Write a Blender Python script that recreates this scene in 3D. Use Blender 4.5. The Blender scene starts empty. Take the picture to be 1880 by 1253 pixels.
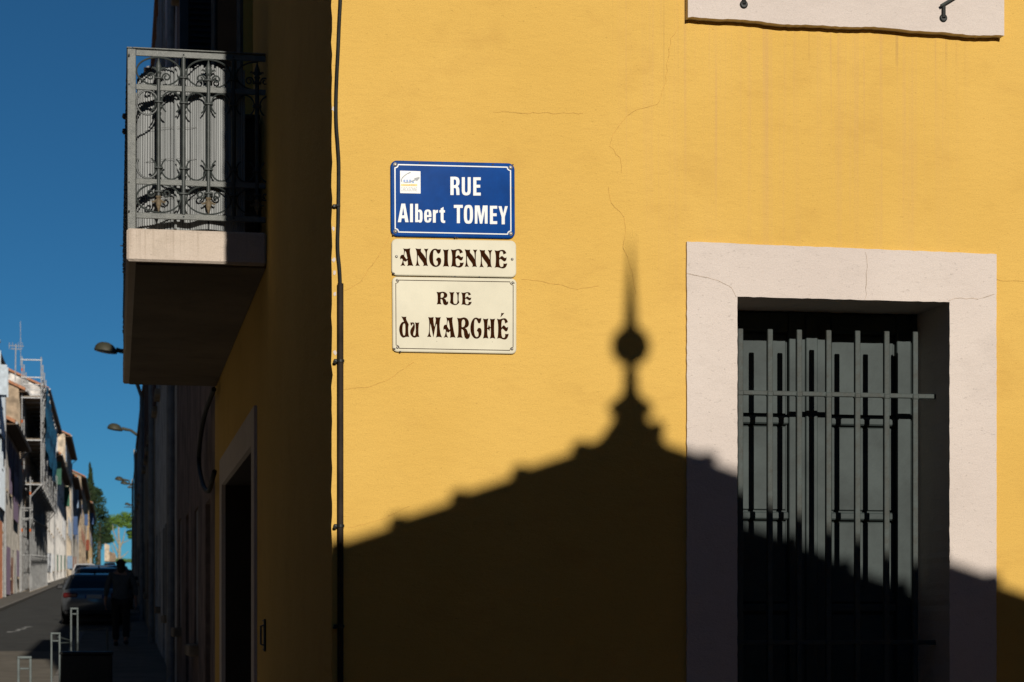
import bpy, bmesh, math, random
from mathutils import Vector, Matrix
random.seed(7)
R = math.radians
SC = bpy.context.scene
COL = SC.collection

# ---------------------------------------------------------------- camera, sky, sun, exposure
FPX, HORIZON = 3900.0, 1150.0           # focal length and eye level measured on the 1880 x 1253 photograph
TH = math.atan(728 / FPX)               # the street runs 10.6 degrees left of the view axis
CAM = Vector((-0.82, -8.2, 1.8))
cd = bpy.data.cameras.new('camera'); cam = bpy.data.objects.new('camera', cd); COL.objects.link(cam)
cam.location = CAM; cam.rotation_euler = (R(90), 0, -TH)
cd.sensor_fit = 'HORIZONTAL'; cd.sensor_width = 36; cd.lens = FPX / 1880 * 36
cd.shift_y = (HORIZON - 626.5) / 1880
cd.clip_start = .05; cd.clip_end = 6000
cd.dof.use_dof = True; cd.dof.focus_distance = 8.6; cd.dof.aperture_fstop = 9.0
SC.camera = cam

SUN = Vector((.065, -1, .34)).normalized()      # towards the sun
ELEV = math.asin(SUN.z)
w = bpy.data.worlds.new('World'); SC.world = w; w.use_nodes = True
nt = w.node_tree; bg = nt.nodes['Background']
sky = nt.nodes.new('ShaderNodeTexSky'); sky.sky_type = 'NISHITA'; sky.sun_disc = False
sky.sun_elevation = ELEV; sky.sun_rotation = math.atan2(SUN.x, SUN.y)
sky.altitude = 3800; sky.air_density = 1.0; sky.dust_density = 0.03; sky.ozone_density = 6.0
tint = nt.nodes.new('ShaderNodeMix'); tint.data_type = 'RGBA'; tint.blend_type = 'MULTIPLY'; tint.inputs['Factor'].default_value = 1
tint.inputs['B'].default_value = (.48, .98, .98, 1)
nt.links.new(sky.outputs[0], tint.inputs['A']); nt.links.new(tint.outputs['Result'], bg.inputs[0]); bg.inputs[1].default_value = 0.05
ld = bpy.data.lights.new('sun', 'SUN'); ld.energy = 5.0; ld.angle = R(.40); ld.color = (1, .93, .84)
sun = bpy.data.objects.new('sun', ld); COL.objects.link(sun)
sun.rotation_euler = SUN.to_track_quat('Z', 'Y').to_euler(); sun.location = (5, -60, 30)
vs = SC.view_settings; vs.view_transform = 'Standard'; vs.look = 'None'; vs.gamma = 1; vs.use_curve_mapping = False
vs.exposure = -0.12
SC.render.engine = 'CYCLES'; SC.cycles.use_denoising = True; SC.cycles.max_bounces = 6
SC.cycles.sample_clamp_indirect = 6

# ---------------------------------------------------------------- measuring on the photograph
_s, _c = math.sin(TH), math.cos(TH)
def ray(px, py):
    u, v = (px - 940) / FPX, (HORIZON - py) / FPX
    return Vector((_s + u * _c, _c - u * _s, v))
def onY(px, py, y=0.0):
    d = ray(px, py); return CAM + d * ((y - CAM.y) / d.y)
def onX(px, py, x=0.0):
    d = ray(px, py); return CAM + d * ((x - CAM.x) / d.x)
def g(y):                                # ground level: the street climbs 3 %
    return .03 * min(max(y + 8.2, 0), 470)

# ---------------------------------------------------------------- mesh helpers
class MB:
    def __init__(s): s.v = []; s.f = []
    def add(s, vs, fs):
        n = len(s.v); s.v += [tuple(p) for p in vs]; s.f += [tuple(i + n for i in f) for f in fs]; return s
    def quad(s, a, b, c, d): return s.add([a, b, c, d], [(0, 1, 2, 3)])
    def box(s, x0, x1, y0, y1, z0, z1):
        return s.add([(x0,y0,z0),(x1,y0,z0),(x1,y1,z0),(x0,y1,z0),(x0,y0,z1),(x1,y0,z1),(x1,y1,z1),(x0,y1,z1)],
                     [(0,3,2,1),(4,5,6,7),(0,1,5,4),(1,2,6,5),(2,3,7,6),(3,0,4,7)])
    def bbox(s, x0, x1, y0, y1, z0, z1, b=.004):   # box with chamfered edges
        bm = bmesh.new()
        bmesh.ops.create_cube(bm, size=1)
        for v in bm.verts:
            v.co = ((x0+x1)/2 + v.co.x*(x1-x0), (y0+y1)/2 + v.co.y*(y1-y0), (z0+z1)/2 + v.co.z*(z1-z0))
        b = min(b, .45*abs(x1-x0), .45*abs(y1-y0), .45*abs(z1-z0))
        bmesh.ops.bevel(bm, geom=list(bm.edges), offset=b, segments=1, affect='EDGES')
        bm.verts.index_update()
        s.add([v.co.copy() for v in bm.verts], [[v.index for v in f.verts] for f in bm.faces]); bm.free(); return s
    def tube(s, pts, r, n=8, cap=True):
        pts = [Vector(p) for p in pts]; rs = r if isinstance(r, (list, tuple)) else [r] * len(pts)
        rings = []; up = None
        for i, p in enumerate(pts):
            t = (pts[min(i+1, len(pts)-1)] - pts[max(i-1, 0)]).normalized()
            if up is None:
                up = Vector((0,0,1)) if abs(t.z) < .9 else Vector((0,1,0))
            a = t.cross(up)
            if a.length < 1e-5: a = t.cross(Vector((1,0,0)))
            a.normalize(); b = a.cross(t).normalized(); up = b
            rings.append([p + (a*math.cos(2*math.pi*k/n) + b*math.sin(2*math.pi*k/n)) * rs[i] for k in range(n)])
        vs = [q for rr in rings for q in rr]; fs = []
        for i in range(len(pts)-1):
            for k in range(n):
                fs.append((i*n+k, i*n+(k+1)%n, (i+1)*n+(k+1)%n, (i+1)*n+k))
        if cap: fs += [tuple(range(n))[::-1], tuple(range((len(pts)-1)*n, len(pts)*n))]
        return s.add(vs, fs)
    def lathe(s, prof, c=(0,0,0), n=24):      # prof: (r, z) upwards
        vs = []; fs = []
        for r, z in prof:
            for k in range(n):
                a = 2*math.pi*k/n; vs.append((c[0]+r*math.cos(a), c[1]+r*math.sin(a), c[2]+z))
        for i in range(len(prof)-1):
            for k in range(n): fs.append((i*n+k, i*n+(k+1)%n, (i+1)*n+(k+1)%n, (i+1)*n+k))
        fs += [tuple(range(n))[::-1], tuple(range((len(prof)-1)*n, len(prof)*n))]
        return s.add(vs, fs)
    def prism(s, poly, fn, d0, d1):           # 2-D polygon, fn(u, v, depth) -> point
        n = len(poly)
        vs = [fn(u, v, d0) for u, v in poly] + [fn(u, v, d1) for u, v in poly]
        fs = [tuple(range(n)), tuple(range(2*n-1, n-1, -1))] + [(i, i+n, (i+1)%n+n, (i+1)%n) for i in range(n)]
        return s.add(vs, fs)
    def build(s, name, m, parent=None, smooth=False, off=True):
        me = bpy.data.meshes.new(name); me.from_pydata(s.v, [], s.f)
        bm = bmesh.new(); bm.from_mesh(me); bmesh.ops.recalc_face_normals(bm, faces=bm.faces); bm.to_mesh(me); bm.free()
        if m: me.materials.append(m)
        if smooth:
            for p in me.polygons: p.use_smooth = True
        return link(name, me, parent, off)
def link(name, me, parent=None, off=True):
    o = bpy.data.objects.new(name, me); COL.objects.link(o)
    if parent is not None:
        o.parent = parent
        if off and parent.parent is None and parent.type == 'EMPTY': o.location = -parent.location
    return o
def auto_smooth(o, ang=40):
    for p in o.data.polygons: p.use_smooth = True
    o.data.set_sharp_from_angle(angle=R(ang)); return o
def tag(o, label, cat=None, group=None):
    o['label'] = label
    if cat: o['category'] = cat
    if group: o['group'] = group
    return o
def thing(name, label, cat, loc=(0,0,0), group=None):
    o = bpy.data.objects.new(name, None); COL.objects.link(o); o.location = loc; o.empty_display_size = .3
    return tag(o, label, cat, group)
def struct(o): o['kind'] = 'structure'; return o
def stuff(o): o['kind'] = 'stuff'; return o
def copy_tree(o, parent=None):
    c = o.copy(); COL.objects.link(c); c.parent = parent
    for ch in list(o.children): copy_tree(ch, c)
    return c

# ---------------------------------------------------------------- materials
def mat(name, col, rough=.8, var=.12, scale=6, bump=0., bscale=60, metal=0., stretch=(1,1,1), spec=.3, col2=None, coat=0.):
    m = bpy.data.materials.new(name); m.use_nodes = True; t = m.node_tree; b = t.nodes['Principled BSDF']
    b.inputs['Roughness'].default_value = rough; b.inputs['Metallic'].default_value = metal
    b.inputs['Specular IOR Level'].default_value = spec
    if coat: b.inputs['Coat Weight'].default_value = coat; b.inputs['Coat Roughness'].default_value = .04
    c = tuple(col) + (1,)
    if var:
        tc = t.nodes.new('ShaderNodeTexCoord'); mp = t.nodes.new('ShaderNodeMapping'); mp.inputs['Scale'].default_value = stretch
        n = t.nodes.new('ShaderNodeTexNoise'); n.inputs['Scale'].default_value = scale; n.inputs['Detail'].default_value = 6
        n.inputs['Roughness'].default_value = .65
        mx = t.nodes.new('ShaderNodeMix'); mx.data_type = 'RGBA'
        lo = col2 if col2 else tuple(x * (1 - 2*var) for x in col)
        hi = tuple(min(1, x * (1 + var)) for x in col)
        mx.inputs['A'].default_value = tuple(lo) + (1,); mx.inputs['B'].default_value = hi + (1,)
        rp = t.nodes.new('ShaderNodeMapRange'); rp.inputs['From Min'].default_value = .3; rp.inputs['From Max'].default_value = .65
        t.links.new(tc.outputs['Object'], mp.inputs[0]); t.links.new(mp.outputs[0], n.inputs[0])
        t.links.new(n.outputs[0], rp.inputs[0]); t.links.new(rp.outputs[0], mx.inputs['Factor'])
        t.links.new(mx.outputs['Result'], b.inputs['Base Color'])
        if bump:
            n2 = t.nodes.new('ShaderNodeTexNoise'); n2.inputs['Scale'].default_value = bscale; n2.inputs['Detail'].default_value = 5
            bp = t.nodes.new('ShaderNodeBump'); bp.inputs['Strength'].default_value = min(1, bump); bp.inputs['Distance'].default_value = .01
            t.links.new(mp.outputs[0], n2.inputs[0]); t.links.new(n2.outputs[0], bp.inputs['Height']); t.links.new(bp.outputs[0], b.inputs['Normal'])
    else:
        b.inputs['Base Color'].default_value = c
    return m

class NG:                                    # small node-graph helper
    def __init__(s, m): s.t = m.node_tree; s.tc = s.t.nodes.new('ShaderNodeTexCoord')
    def noise(s, scale, stretch=(1,1,1), detail=5, rough=.6, loc=(0,0,0)):
        mp = s.t.nodes.new('ShaderNodeMapping'); mp.inputs['Scale'].default_value = stretch; mp.inputs['Location'].default_value = loc
        n = s.t.nodes.new('ShaderNodeTexNoise'); n.inputs['Scale'].default_value = scale
        n.inputs['Detail'].default_value = detail; n.inputs['Roughness'].default_value = rough
        s.t.links.new(s.tc.outputs['Object'], mp.inputs[0]); s.t.links.new(mp.outputs[0], n.inputs[0]); return n.outputs[0]
    def ramp(s, x, a, b, lo=0., hi=1.):
        r = s.t.nodes.new('ShaderNodeMapRange'); r.interpolation_type = 'SMOOTHSTEP'
        for k, v in (('From Min', a), ('From Max', b), ('To Min', lo), ('To Max', hi)): r.inputs[k].default_value = v
        s.t.links.new(x, r.inputs[0]); return r.outputs[0]
    def math(s, op, a, b):
        n = s.t.nodes.new('ShaderNodeMath'); n.operation = op
        for i, x in enumerate((a, b)):
            if isinstance(x, (int, float)): n.inputs[i].default_value = x
            else: s.t.links.new(x, n.inputs[i])
        return n.outputs[0]
    def mix(s, f, a, b):
        n = s.t.nodes.new('ShaderNodeMix'); n.data_type = 'RGBA'
        for k, x in (('Factor', f), ('A', a), ('B', b)):
            if isinstance(x, tuple): n.inputs[k].default_value = x + (1,) if len(x) == 3 else x
            elif isinstance(x, (int, float)): n.inputs[k].default_value = x
            else: s.t.links.new(x, n.inputs[k])
        return n.outputs['Result']
    def xyz(s):
        n = s.t.nodes.new('ShaderNodeSeparateXYZ'); s.t.links.new(s.tc.outputs['Object'], n.inputs[0]); return n.outputs

def stucco(name, base, light, dark, stain=None, streak=2.0, bstr=.5):
    m = bpy.data.materials.new(name); m.use_nodes = True; q = NG(m); t = q.t; b = t.nodes['Principled BSDF']
    b.inputs['Roughness'].default_value = .92; b.inputs['Specular IOR Level'].default_value = .15
    big = q.ramp(q.noise(.9, detail=4), .35, .68)
    c = q.mix(big, base, light)
    c = q.mix(q.ramp(q.noise(3.2, (1,1,1.6), 6, .65, (3,1,7)), .50, .74, 0, .42), c, dark)      # faded patches
    c = q.mix(q.ramp(q.noise(9, (1.0,1,6), 5, .7, (1,4,2)), .52, .75, 0, .28), c, dark)          # trowel streaks
    c = q.mix(q.ramp(q.noise(48, (1,1,2.6), 4, .65), .62, .70, 0, .5), c, tuple(x*.62 for x in dark))   # grit pits
    c = q.mix(q.ramp(q.noise(210, (1,1,1.4), 3, .6), .42, .62, .0, .22), c, tuple(x*.7 for x in dark))
    if stain:
        X = q.xyz(); x0, x1, ztop, zlow, scol = stain
        st = q.ramp(q.noise(1.0, (26,26,.22), 4, .7), .50, .70)
        st2 = q.ramp(q.noise(1.0, (60,60,.35), 3, .6, (9,2,0)), .60, .70)
        st = q.math('MAXIMUM', st, st2)
        win = q.math('MULTIPLY', q.ramp(X[0], x0, x0+.25), q.ramp(X[0], x1-.35, x1, 1, 0))
        win = q.math('MULTIPLY', win, q.ramp(X[2], zlow, ztop, .0, .42))
        c = q.mix(q.math('MULTIPLY', st, win), c, scol)
        # drip lines below the sill
        d = q.math('MULTIPLY', q.ramp(q.noise(1.0, (38,38,.05), 2, .5, (5,0,0)), .62, .68), q.ramp(q.noise(2.2, (1,1,1.5), 2, .5, (0,3,5)), .4, .62))
        win2 = q.math('MULTIPLY', win, q.ramp(X[2], ztop-.5, ztop, 0, .7))
        c = q.mix(q.math('MULTIPLY', d, win2), c, tuple(x*.62 for x in scol))
    t.links.new(c, b.inputs['Base Color'])
    h = q.math('ADD', q.math('MULTIPLY', q.noise(16, (1,1,streak), 6, .7, (2,2,2)), 1.0), q.math('MULTIPLY', q.noise(120, (1,1,1.6), 4, .7), .35))
    h = q.math('ADD', h, q.math('MULTIPLY', q.noise(2.2, (1,1,1), 3, .5), 2.2))
    bp = t.nodes.new('ShaderNodeBump'); bp.inputs['Strength'].default_value = bstr; bp.inputs['Distance'].default_value = .009
    t.links.new(h, bp.inputs['Height']); t.links.new(bp.outputs[0], b.inputs['Normal'])
    return m

M = {}
M['yellow'] = stucco('yellow_stucco', (.605,.380,.088), (.645,.412,.102), (.50,.298,.072), (1.05, 2.75, 4.16, 2.75, (.49,.29,.125)))
M['offwhite'] = stucco('offwhite_stucco', (.56,.49,.44), (.60,.53,.475), (.47,.41,.365), None, 1.3, .5)
M['concrete'] = stucco('balcony_concrete', (.52,.44,.36), (.56,.48,.41), (.30,.25,.19), (-1.0, .3, 4.0, 3.70, (.20,.15,.10)))
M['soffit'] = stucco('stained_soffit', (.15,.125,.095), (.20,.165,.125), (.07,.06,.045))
M['green'] = mat('grey_green_paint', (.043,.055,.053), .6, .16, 5, .06, 90, spec=.2)
M['iron'] = mat('grey_green_iron', (.048,.060,.057), .6, .12, 26, .15, 120, spec=.2, col2=(.044,.046,.039))
M['balcony_iron'] = mat('balcony_iron', (.036,.043,.040), .5, .2, 30, .08, 120, spec=.4)
M['black_iron'] = mat('black_iron', (.012,.014,.013), .5, .2, 30, .1, 90)
M['rail'] = mat('weathered_rail', (.108,.114,.102), .5, .22, 25, .35, 150, spec=.5, col2=(.075,.082,.075))
M['rust'] = mat('rusty_tip', (.13,.10,.06), .7, .25, 60)
M['cable'] = mat('cable_rubber', (.018,.019,.017), .65, .2, 20, spec=.15)
M['conduit'] = mat('brown_conduit', (.028,.020,.014), .7, .2, 12, spec=.12)
M['blue_enamel'] = mat('blue_enamel', (.001,.046,.22), .12, .12, 7, 0, spec=.12)
M['white_enamel'] = mat('white_enamel', (.66,.68,.66), .2, .04, 9, spec=.25)
M['cream_enamel'] = mat('cream_enamel', (.62,.585,.45), .15, .04, 6, .03, 8, spec=.25)
M['brown_print'] = mat('brown_enamel', (.030,.009,.003), .6, .1, 20, spec=.0)
M['dark_edge'] = mat('chipped_edge', (.03,.028,.03), .6, .3, 60)
M['screw'] = mat('zinc_screw', (.32,.30,.26), .45, .3, 90, metal=.6)
M['orange_print'] = mat('orange_enamel', (.75,.38,.01), .3, 0)
M['ochre_print'] = mat('ochre_enamel', (.48,.20,.01), .3, 0)
M['grey_print'] = mat('grey_enamel', (.065,.085,.10), .3, 0)
M['lightblue_print'] = mat('blue_print', (.02,.13,.40), .3, 0)
M['olive_print'] = mat('olive_enamel', (.16,.16,.13), .3, 0)
M['crack'] = mat('crack_in_yellow', (.52,.305,.072), .9, .2, 40)  # brownish line colour for cracks in the yellow plaster
M['crack_white'] = mat('crack_in_white', (.45,.37,.30), .9, .2, 40)
M['reed'] = mat('grey_pvc_reed', (.225,.236,.232), .55, .18, 1.0, 0, stretch=(40,40,1.2), spec=.35)
M['tile'] = mat('clay_tile', (.34,.15,.075), .85, .3, 9, .3, 50, col2=(.17,.09,.055))
M['dark_wood'] = mat('dark_wood', (.05,.030,.018), .7, .25, 8, .2, 40, stretch=(8,8,1))
M['glass'] = mat('window_glass', (.015,.018,.02), .06, 0, spec=.6)
M['grey_wood'] = mat('grey_wood', (.16,.16,.15), .75, .2, 8, .2, 40, stretch=(6,6,1))

# ---------------------------------------------------------------- walls with openings
def wall_mesh(mb, O, U, N, u0, u1, z0, z1, ops, jit=0.0, step=None):
    """front face of a wall with rectangular openings (ua, ub, za, zb, depth) and their reveals"""
    O, U, N = Vector(O), Vector(U), Vector(N); Z = Vector((0,0,1))
    P = lambda u, z, d=0.0: O + U*u + Z*z - N*d
    us = sorted({u0, u1, *[o[0] for o in ops], *[o[1] for o in ops]}); zs = sorted({z0, z1, *[o[2] for o in ops], *[o[3] for o in ops]})
    def fine(a, st):
        if not st: return a
        out = []
        for p, q in zip(a[:-1], a[1:]):
            n = max(1, int((q-p)/st)); out += [p + (q-p)*i/n for i in range(n)]
        return out + [a[-1]]
    us = fine(us, step and step[0]); zs = fine(zs, step and step[1])
    us = [u for u in us if u0-1e-6 <= u <= u1+1e-6]; zs = [z for z in zs if z0-1e-6 <= z <= z1+1e-6]
    idx = {}; vs = []
    rnd = random.Random(3)
    for i, u in enumerate(us):
        for k, z in enumerate(zs):
            p = P(u, z)
            if jit and i == 0: p = p + U * (rnd.random()-.3)*jit
            idx[i, k] = len(vs); vs.append(p)
    fs = []
    for i in range(len(us)-1):
        for k in range(len(zs)-1):
            uc, zc = (us[i]+us[i+1])/2, (zs[k]+zs[k+1])/2
            if any(o[0] < uc < o[1] and o[2] < zc < o[3] for o in ops): continue
            fs.append((idx[i,k], idx[i+1,k], idx[i+1,k+1], idx[i,k+1]))
    mb.add(vs, fs)
    for a, b, c, d, dep in ops:
        for (p, q) in (((a,c),(a,d)), ((a,d),(b,d)), ((b,d),(b,c)), ((b,c),(a,c))):
            mb.quad(P(*p), P(*q), P(*q, dep), P(*p, dep))
    return mb

# ---------------------------------------------------------------- ground, road, pavements
def strip(x0, x1, y0, y1, dz, thick=.0, n=None):
    mb = MB(); ys = [y0]
    while ys[-1] < y1 - 1e-6: ys.append(min(y1, ys[-1] + max(1.5, (y1-y0)/60)))
    for extra in (-8.2, 461.8):
        if y0 < extra < y1: ys.append(extra)
    ys = sorted(set(ys))
    for a, b in zip(ys[:-1], ys[1:]):
        mb.quad((x0,a,g(a)+dz),(x1,a,g(a)+dz),(x1,b,g(b)+dz),(x0,b,g(b)+dz))
        if thick:
            mb.quad((x0,a,g(a)+dz),(x0,b,g(b)+dz),(x0,b,g(b)+dz-thick),(x0,a,g(a)+dz-thick))
            mb.quad((x1,a,g(a)+dz),(x1,b,g(b)+dz),(x1,b,g(b)+dz-thick),(x1,a,g(a)+dz-thick))
    if thick:
        for y in (y0, y1): mb.quad((x0,y,g(y)+dz),(x1,y,g(y)+dz),(x1,y,g(y)+dz-thick),(x0,y,g(y)+dz-thick))
    return mb
M['earth'] = mat('earth', (.13,.12,.09), .95, .2, .5)
M['asphalt'] = mat('asphalt', (.060,.060,.055), .9, .16, 1.3, .5, 90)
M['setts'] = mat('pale_setts', (.16,.142,.112), .9, .22, 2.2, .6, 12, col2=(.13,.115,.09))
M['pave'] = mat('pavement_concrete', (.17,.155,.13), .9, .18, 1.5, .4, 60)
M['kerb'] = mat('kerb_stone', (.22,.205,.18), .85, .15, 3, .3, 40)
M['paint'] = mat('worn_road_paint', (.30,.30,.28), .8, .25, 9)
def slab(name, mb, m): return struct(mb.build(name, m))
gm = MB()
ys = [-1500, -300, -60, -8.2, 20, 60, 120, 200, 300, 461.8, 700, 1500]
for a, b in zip(ys[:-1], ys[1:]): gm.quad((-1500,a,g(a)-.03),(1500,a,g(a)-.03),(1500,b,g(b)-.03),(-1500,b,g(b)-.03))
slab('ground', gm, M['earth'])
slab('road', strip(-4.8, -.42, 35.2, 461, 0), M['asphalt'])
slab('crossing_paving', strip(-14, 12, -11.9, 35.2, 0.0), M['setts'])
slab('pavement_left', strip(-5.95, -4.95, 20, 455, .12, .2), M['pave'])
slab('kerb_left', strip(-4.95, -4.8, 20, 455, .125, .2), M['kerb'])
slab('pavement_right', strip(-1.55, 0.02, .3, 44, .11, .2), M['pave'])
slab('kerb_right', strip(-1.70, -1.55, .3, 44, .115, .2), M['kerb'])
slab('pavement_narrow', strip(-.42, 0.02, 44.1, 440, .11, .2), M['pave'])
pm = MB(); rr = random.Random(11)                     # worn stencil on the carriageway
a0, b0 = onX(27, 1162, -3.5), None
for k, (x, y) in enumerate(((-3.40,46.4),(-3.32,47.4),(-3.24,48.3),(-3.24,49.3),(-3.15,50.4))):
    s_ = -1 if k % 2 else 1
    pm.add([(x-.10, y+.3*(1-s_), g(y)+.004), (x+.10, y+.3*(1+s_), g(y+.2)+.004), (x+.10, y+.45+.3*(1+s_), g(y+1)+.004), (x-.10, y+.45+.3*(1-s_), g(y+.85)+.004)], [(0,1,2,3)])
struct(pm.build('road_marking', M['paint']))

# ---------------------------------------------------------------- the yellow corner house
HB = (3.0, 5.0, 0.0)
house = thing('corner_house', 'yellow stuccoed corner house with grey shuttered window and iron balcony', 'house', HB)
def part_empty(name, parent):
    o = bpy.data.objects.new(name, None); COL.objects.link(o); o.parent = parent; o.location = -parent.location; o.empty_display_size = .2
    return o
X0, X1 = onY(1352, 800).x, onY(1741, 800).x              # lower window opening
ZT0, ZT1 = onY(1352, 546).z, onY(1740, 556).z; ZT = (ZT0+ZT1)/2
SX0, SX1, SZ = onY(1259.5, 700).x, onY(1827, 700).x, (onY(1260, 450).z + onY(1826, 465).z)/2
WB = .85
UX0, UX1, UZ = onY(1258, 20).x, onY(1836, 20).x, (onY(1258, 40).z + onY(1835, 69).z)/2
EAVE = 12.1
def chip(z): return .0014*(math.sin(37*z) + .7*math.sin(91*z+1) + .6*math.sin(213*z+2)*(1+math.sin(5*z)))
def jwall(name, O, U, N, u1, ops, m):
    mb = MB(); wall_mesh(mb, O, U, N, 0, u1, -.3, EAVE, ops, step=(.4, .045))
    mb.v = [(v[0] + chip(v[2]) + .002, v[1], v[2]) if abs(v[0]) < 1e-6 and abs(v[1]) < 1e-6 else v for v in mb.v]
    return mb.build(name, m, house)
jwall('front_wall', (0,0,0), (1,0,0), (0,-1,0), 7.5,
      [(SX0+.012, SX1-.012, WB-.2, SZ-.012, .36), (UX0+.03, UX1-.03, UZ+.03, UZ+2.35, .36)], M['yellow'])
GY0, GY1 = onX(466.5, 900).y, onX(411, 1000).y
GZ = onX(466, 819).z
side_ops = [(GY0-.2, GY1+.2, -.3, GZ+.15, .36), (4.75, 5.75, 4.0, 6.35, .3), (7.4, 8.5, 4.0, 6.35, .3), (5.2, 6.2, 7.9, 9.7, .3), (7.4, 8.4, 7.9, 9.7, .3)]
jwall('side_wall', (0,0,0), (0,1,0), (-1,0,0), 9.75, side_ops, M['yellow'])
rb = MB()
rb.quad((7.5,0,-.3),(7.5,9.75,-.3),(7.5,9.75,EAVE),(7.5,0,EAVE)); rb.quad((0,9.75,-.3),(7.5,9.75,-.3),(7.5,9.75,EAVE),(0,9.75,EAVE))
rb.box(.37,7.2,.37,9.5,-.2,EAVE-.2)
rb.build('rear_wall', M['yellow'], house)
rf = MB(); ov = .45
rf.add([(-ov,-ov,EAVE),(7.9,-ov,EAVE),(7.9,9.9,EAVE),(-ov,9.9,EAVE),(-ov,-ov,EAVE+.12),(7.9,-ov,EAVE+.12),(7.9,9.9,EAVE+.12),(-ov,9.9,EAVE+.12),(3.7,3.8,EAVE+1.5),(3.7,6.2,EAVE+1.5)],
       [(0,3,2,1),(0,1,5,4),(1,2,6,5),(2,3,7,6),(3,0,4,7),(4,5,8),(5,6,9,8),(6,7,9),(7,4,8,9)])
rf.build('roof', M['tile'], house)

def jitter_line(p, q, step, amp, rnd):
    n = max(1, int(math.dist(p, q)/step)); out = []
    for i in range(n):
        t = i/n; a = amp if i else 0
        out.append((p[0]+(q[0]-p[0])*t + rnd.uniform(-a, a), p[1]+(q[1]-p[1])*t + rnd.uniform(-a, a)))
    return out
def outline(pts, step=.025, amp=.0012, seed=1):
    rnd = random.Random(seed); out = []
    for p, q in zip(pts, pts[1:] + pts[:1]): out += jitter_line(p, q, step, amp, rnd)
    return out
FY = lambda u, v, d: (u, d, v)
# surround of the lower window: jambs and lintel in one plastered band
n_shape = [(SX0,WB-.2),(SX0,SZ+.006),(SX1,SZ-.002),(SX1,WB-.2),(X1,WB-.2),(X1,ZT1),(X0,ZT0),(X0,WB-.2)]
MB().prism(outline(n_shape, .022, .0011, 4), FY, -.014, .345).build('window_surround', M['offwhite'], house)
sm = MB(); sm.bbox(SX0-.03, SX1+.03, -.09, .34, WB-.36, WB-.201, .01); sm.build('window_sill', M['offwhite'], house)
# shutters: two leaves of stiles, rails and panels
SY = .33
def zpx(py, px=1560, y=SY): return onY(px, py, y).z
def xpx(px, y=SY): return onY(px, 800, y).x
cx = xpx(1479.5)
rails = [(zpx(612), ZT-.005), (zpx(781), zpx(766)), (zpx(955), zpx(941)), (zpx(1124), zpx(1110)), (zpx(1300), zpx(1285)), (WB-.19, WB-.05)]
def leaf(name, x0, x1, sl, sr, label):
    o = MB()
    o.bbox(x0, x0+sl, SY, SY+.035, WB-.19, ZT-.004, .003); o.bbox(x1-sr, x1, SY, SY+.035, WB-.19, ZT-.004, .003)
    for za, zb in rails: o.bbox(x0+sl+.0005, x1-sr-.0005, SY+.004, SY+.034, za, zb, .006)
    lf = o.build(name, M['green'], house); lf['label'] = label
    zs = sorted(rails, reverse=True)
    for (ua, ub), (la, lb) in zip(zs[:-1], zs[1:]):
        p = MB(); xa, xb, za, zb = x0+sl-.004, x1-sr+.004, lb-.004, ua+.004
        b = .010                                        # flat panel with a bevelled margin
        p.add([(xa,SY+.030,za),(xb,SY+.030,za),(xb,SY+.030,zb),(xa,SY+.030,zb),(xa+b,SY+.030,za+b),(xb-b,SY+.030,za+b),(xb-b,SY+.030,zb-b),(xa+b,SY+.030,zb-b),
               (xa+b+.006,SY+.020,za+b+.006),(xb-b-.006,SY+.020,za+b+.006),(xb-b-.006,SY+.020,zb-b-.006),(xa+b+.006,SY+.020,zb-b-.006)],
              [(0,1,5,4),(1,2,6,5),(2,3,7,6),(3,0,4,7),(4,5,9,8),(5,6,10,9),(6,7,11,10),(7,4,8,11),(8,9,10,11)])
        p.build('panel', M['green'], lf)
    return lf
leaf('shutter', X0-.001, cx-.002, .065, cx-xpx(1450), 'left leaf of the grey-green panelled shutter')
rl = leaf('shutter', cx+.001, xpx(1672.5), xpx(1525)-cx, xpx(1672.5)-xpx(1647), 'right leaf of the grey-green panelled shutter with overlap strip')
MB().bbox(cx-.003, xpx(1500), SY-.012, SY-.0005, WB-.19, ZT-.02, .004).build('overlap_strip', M['green'], rl)
MB().box(X0-.01, X1+.01, SY+.04, SY+.06, WB-.2, ZT+.01).build('shutter_backing', M['black_iron'], house)
MB().bbox(xpx(1674), X1+.004, SY+.012, SY+.036, WB-.19, ZT+.004, .003).build('shutter_frame', M['green'], house)
# grille
GR = part_empty('window_grille', house); GYP = .14; hb = .0112
for px in (1358.5, 1413, 1466.5, 1520.5, 1573.5, 1627, 1679.5):
    x = onY(px, 700, GYP).x; zt = onY(px, 604 + (px-1358)*.018, GYP).z
    b = MB(); b.bbox(x-hb, x+hb, GYP-hb, GYP+hb, WB-.1, zt, .0028)
    for py in (722+(px-1352)*.0235, 1180):
        z = onY(px, py, GYP).z; b.bbox(x-hb-.004, x+hb+.004, GYP-hb-.003, GYP+hb+.003, z-.013, z+.013, .006)
    auto_smooth(b.build('bar', M['iron'], GR))
for pya, pyb in ((720.5, 729), (1180, 1180), (1600, 1600)):
    za, zb = onY(1352, pya, GYP).z, onY(1710, pyb, GYP).z; z = (za+zb)/2
    b = MB(); b.bbox(X0-.02, X1+.03, GYP-.009, GYP+.009, z-.0095, z+.0095, .0025); b.build('cross_bar', M['iron'], GR)
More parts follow.
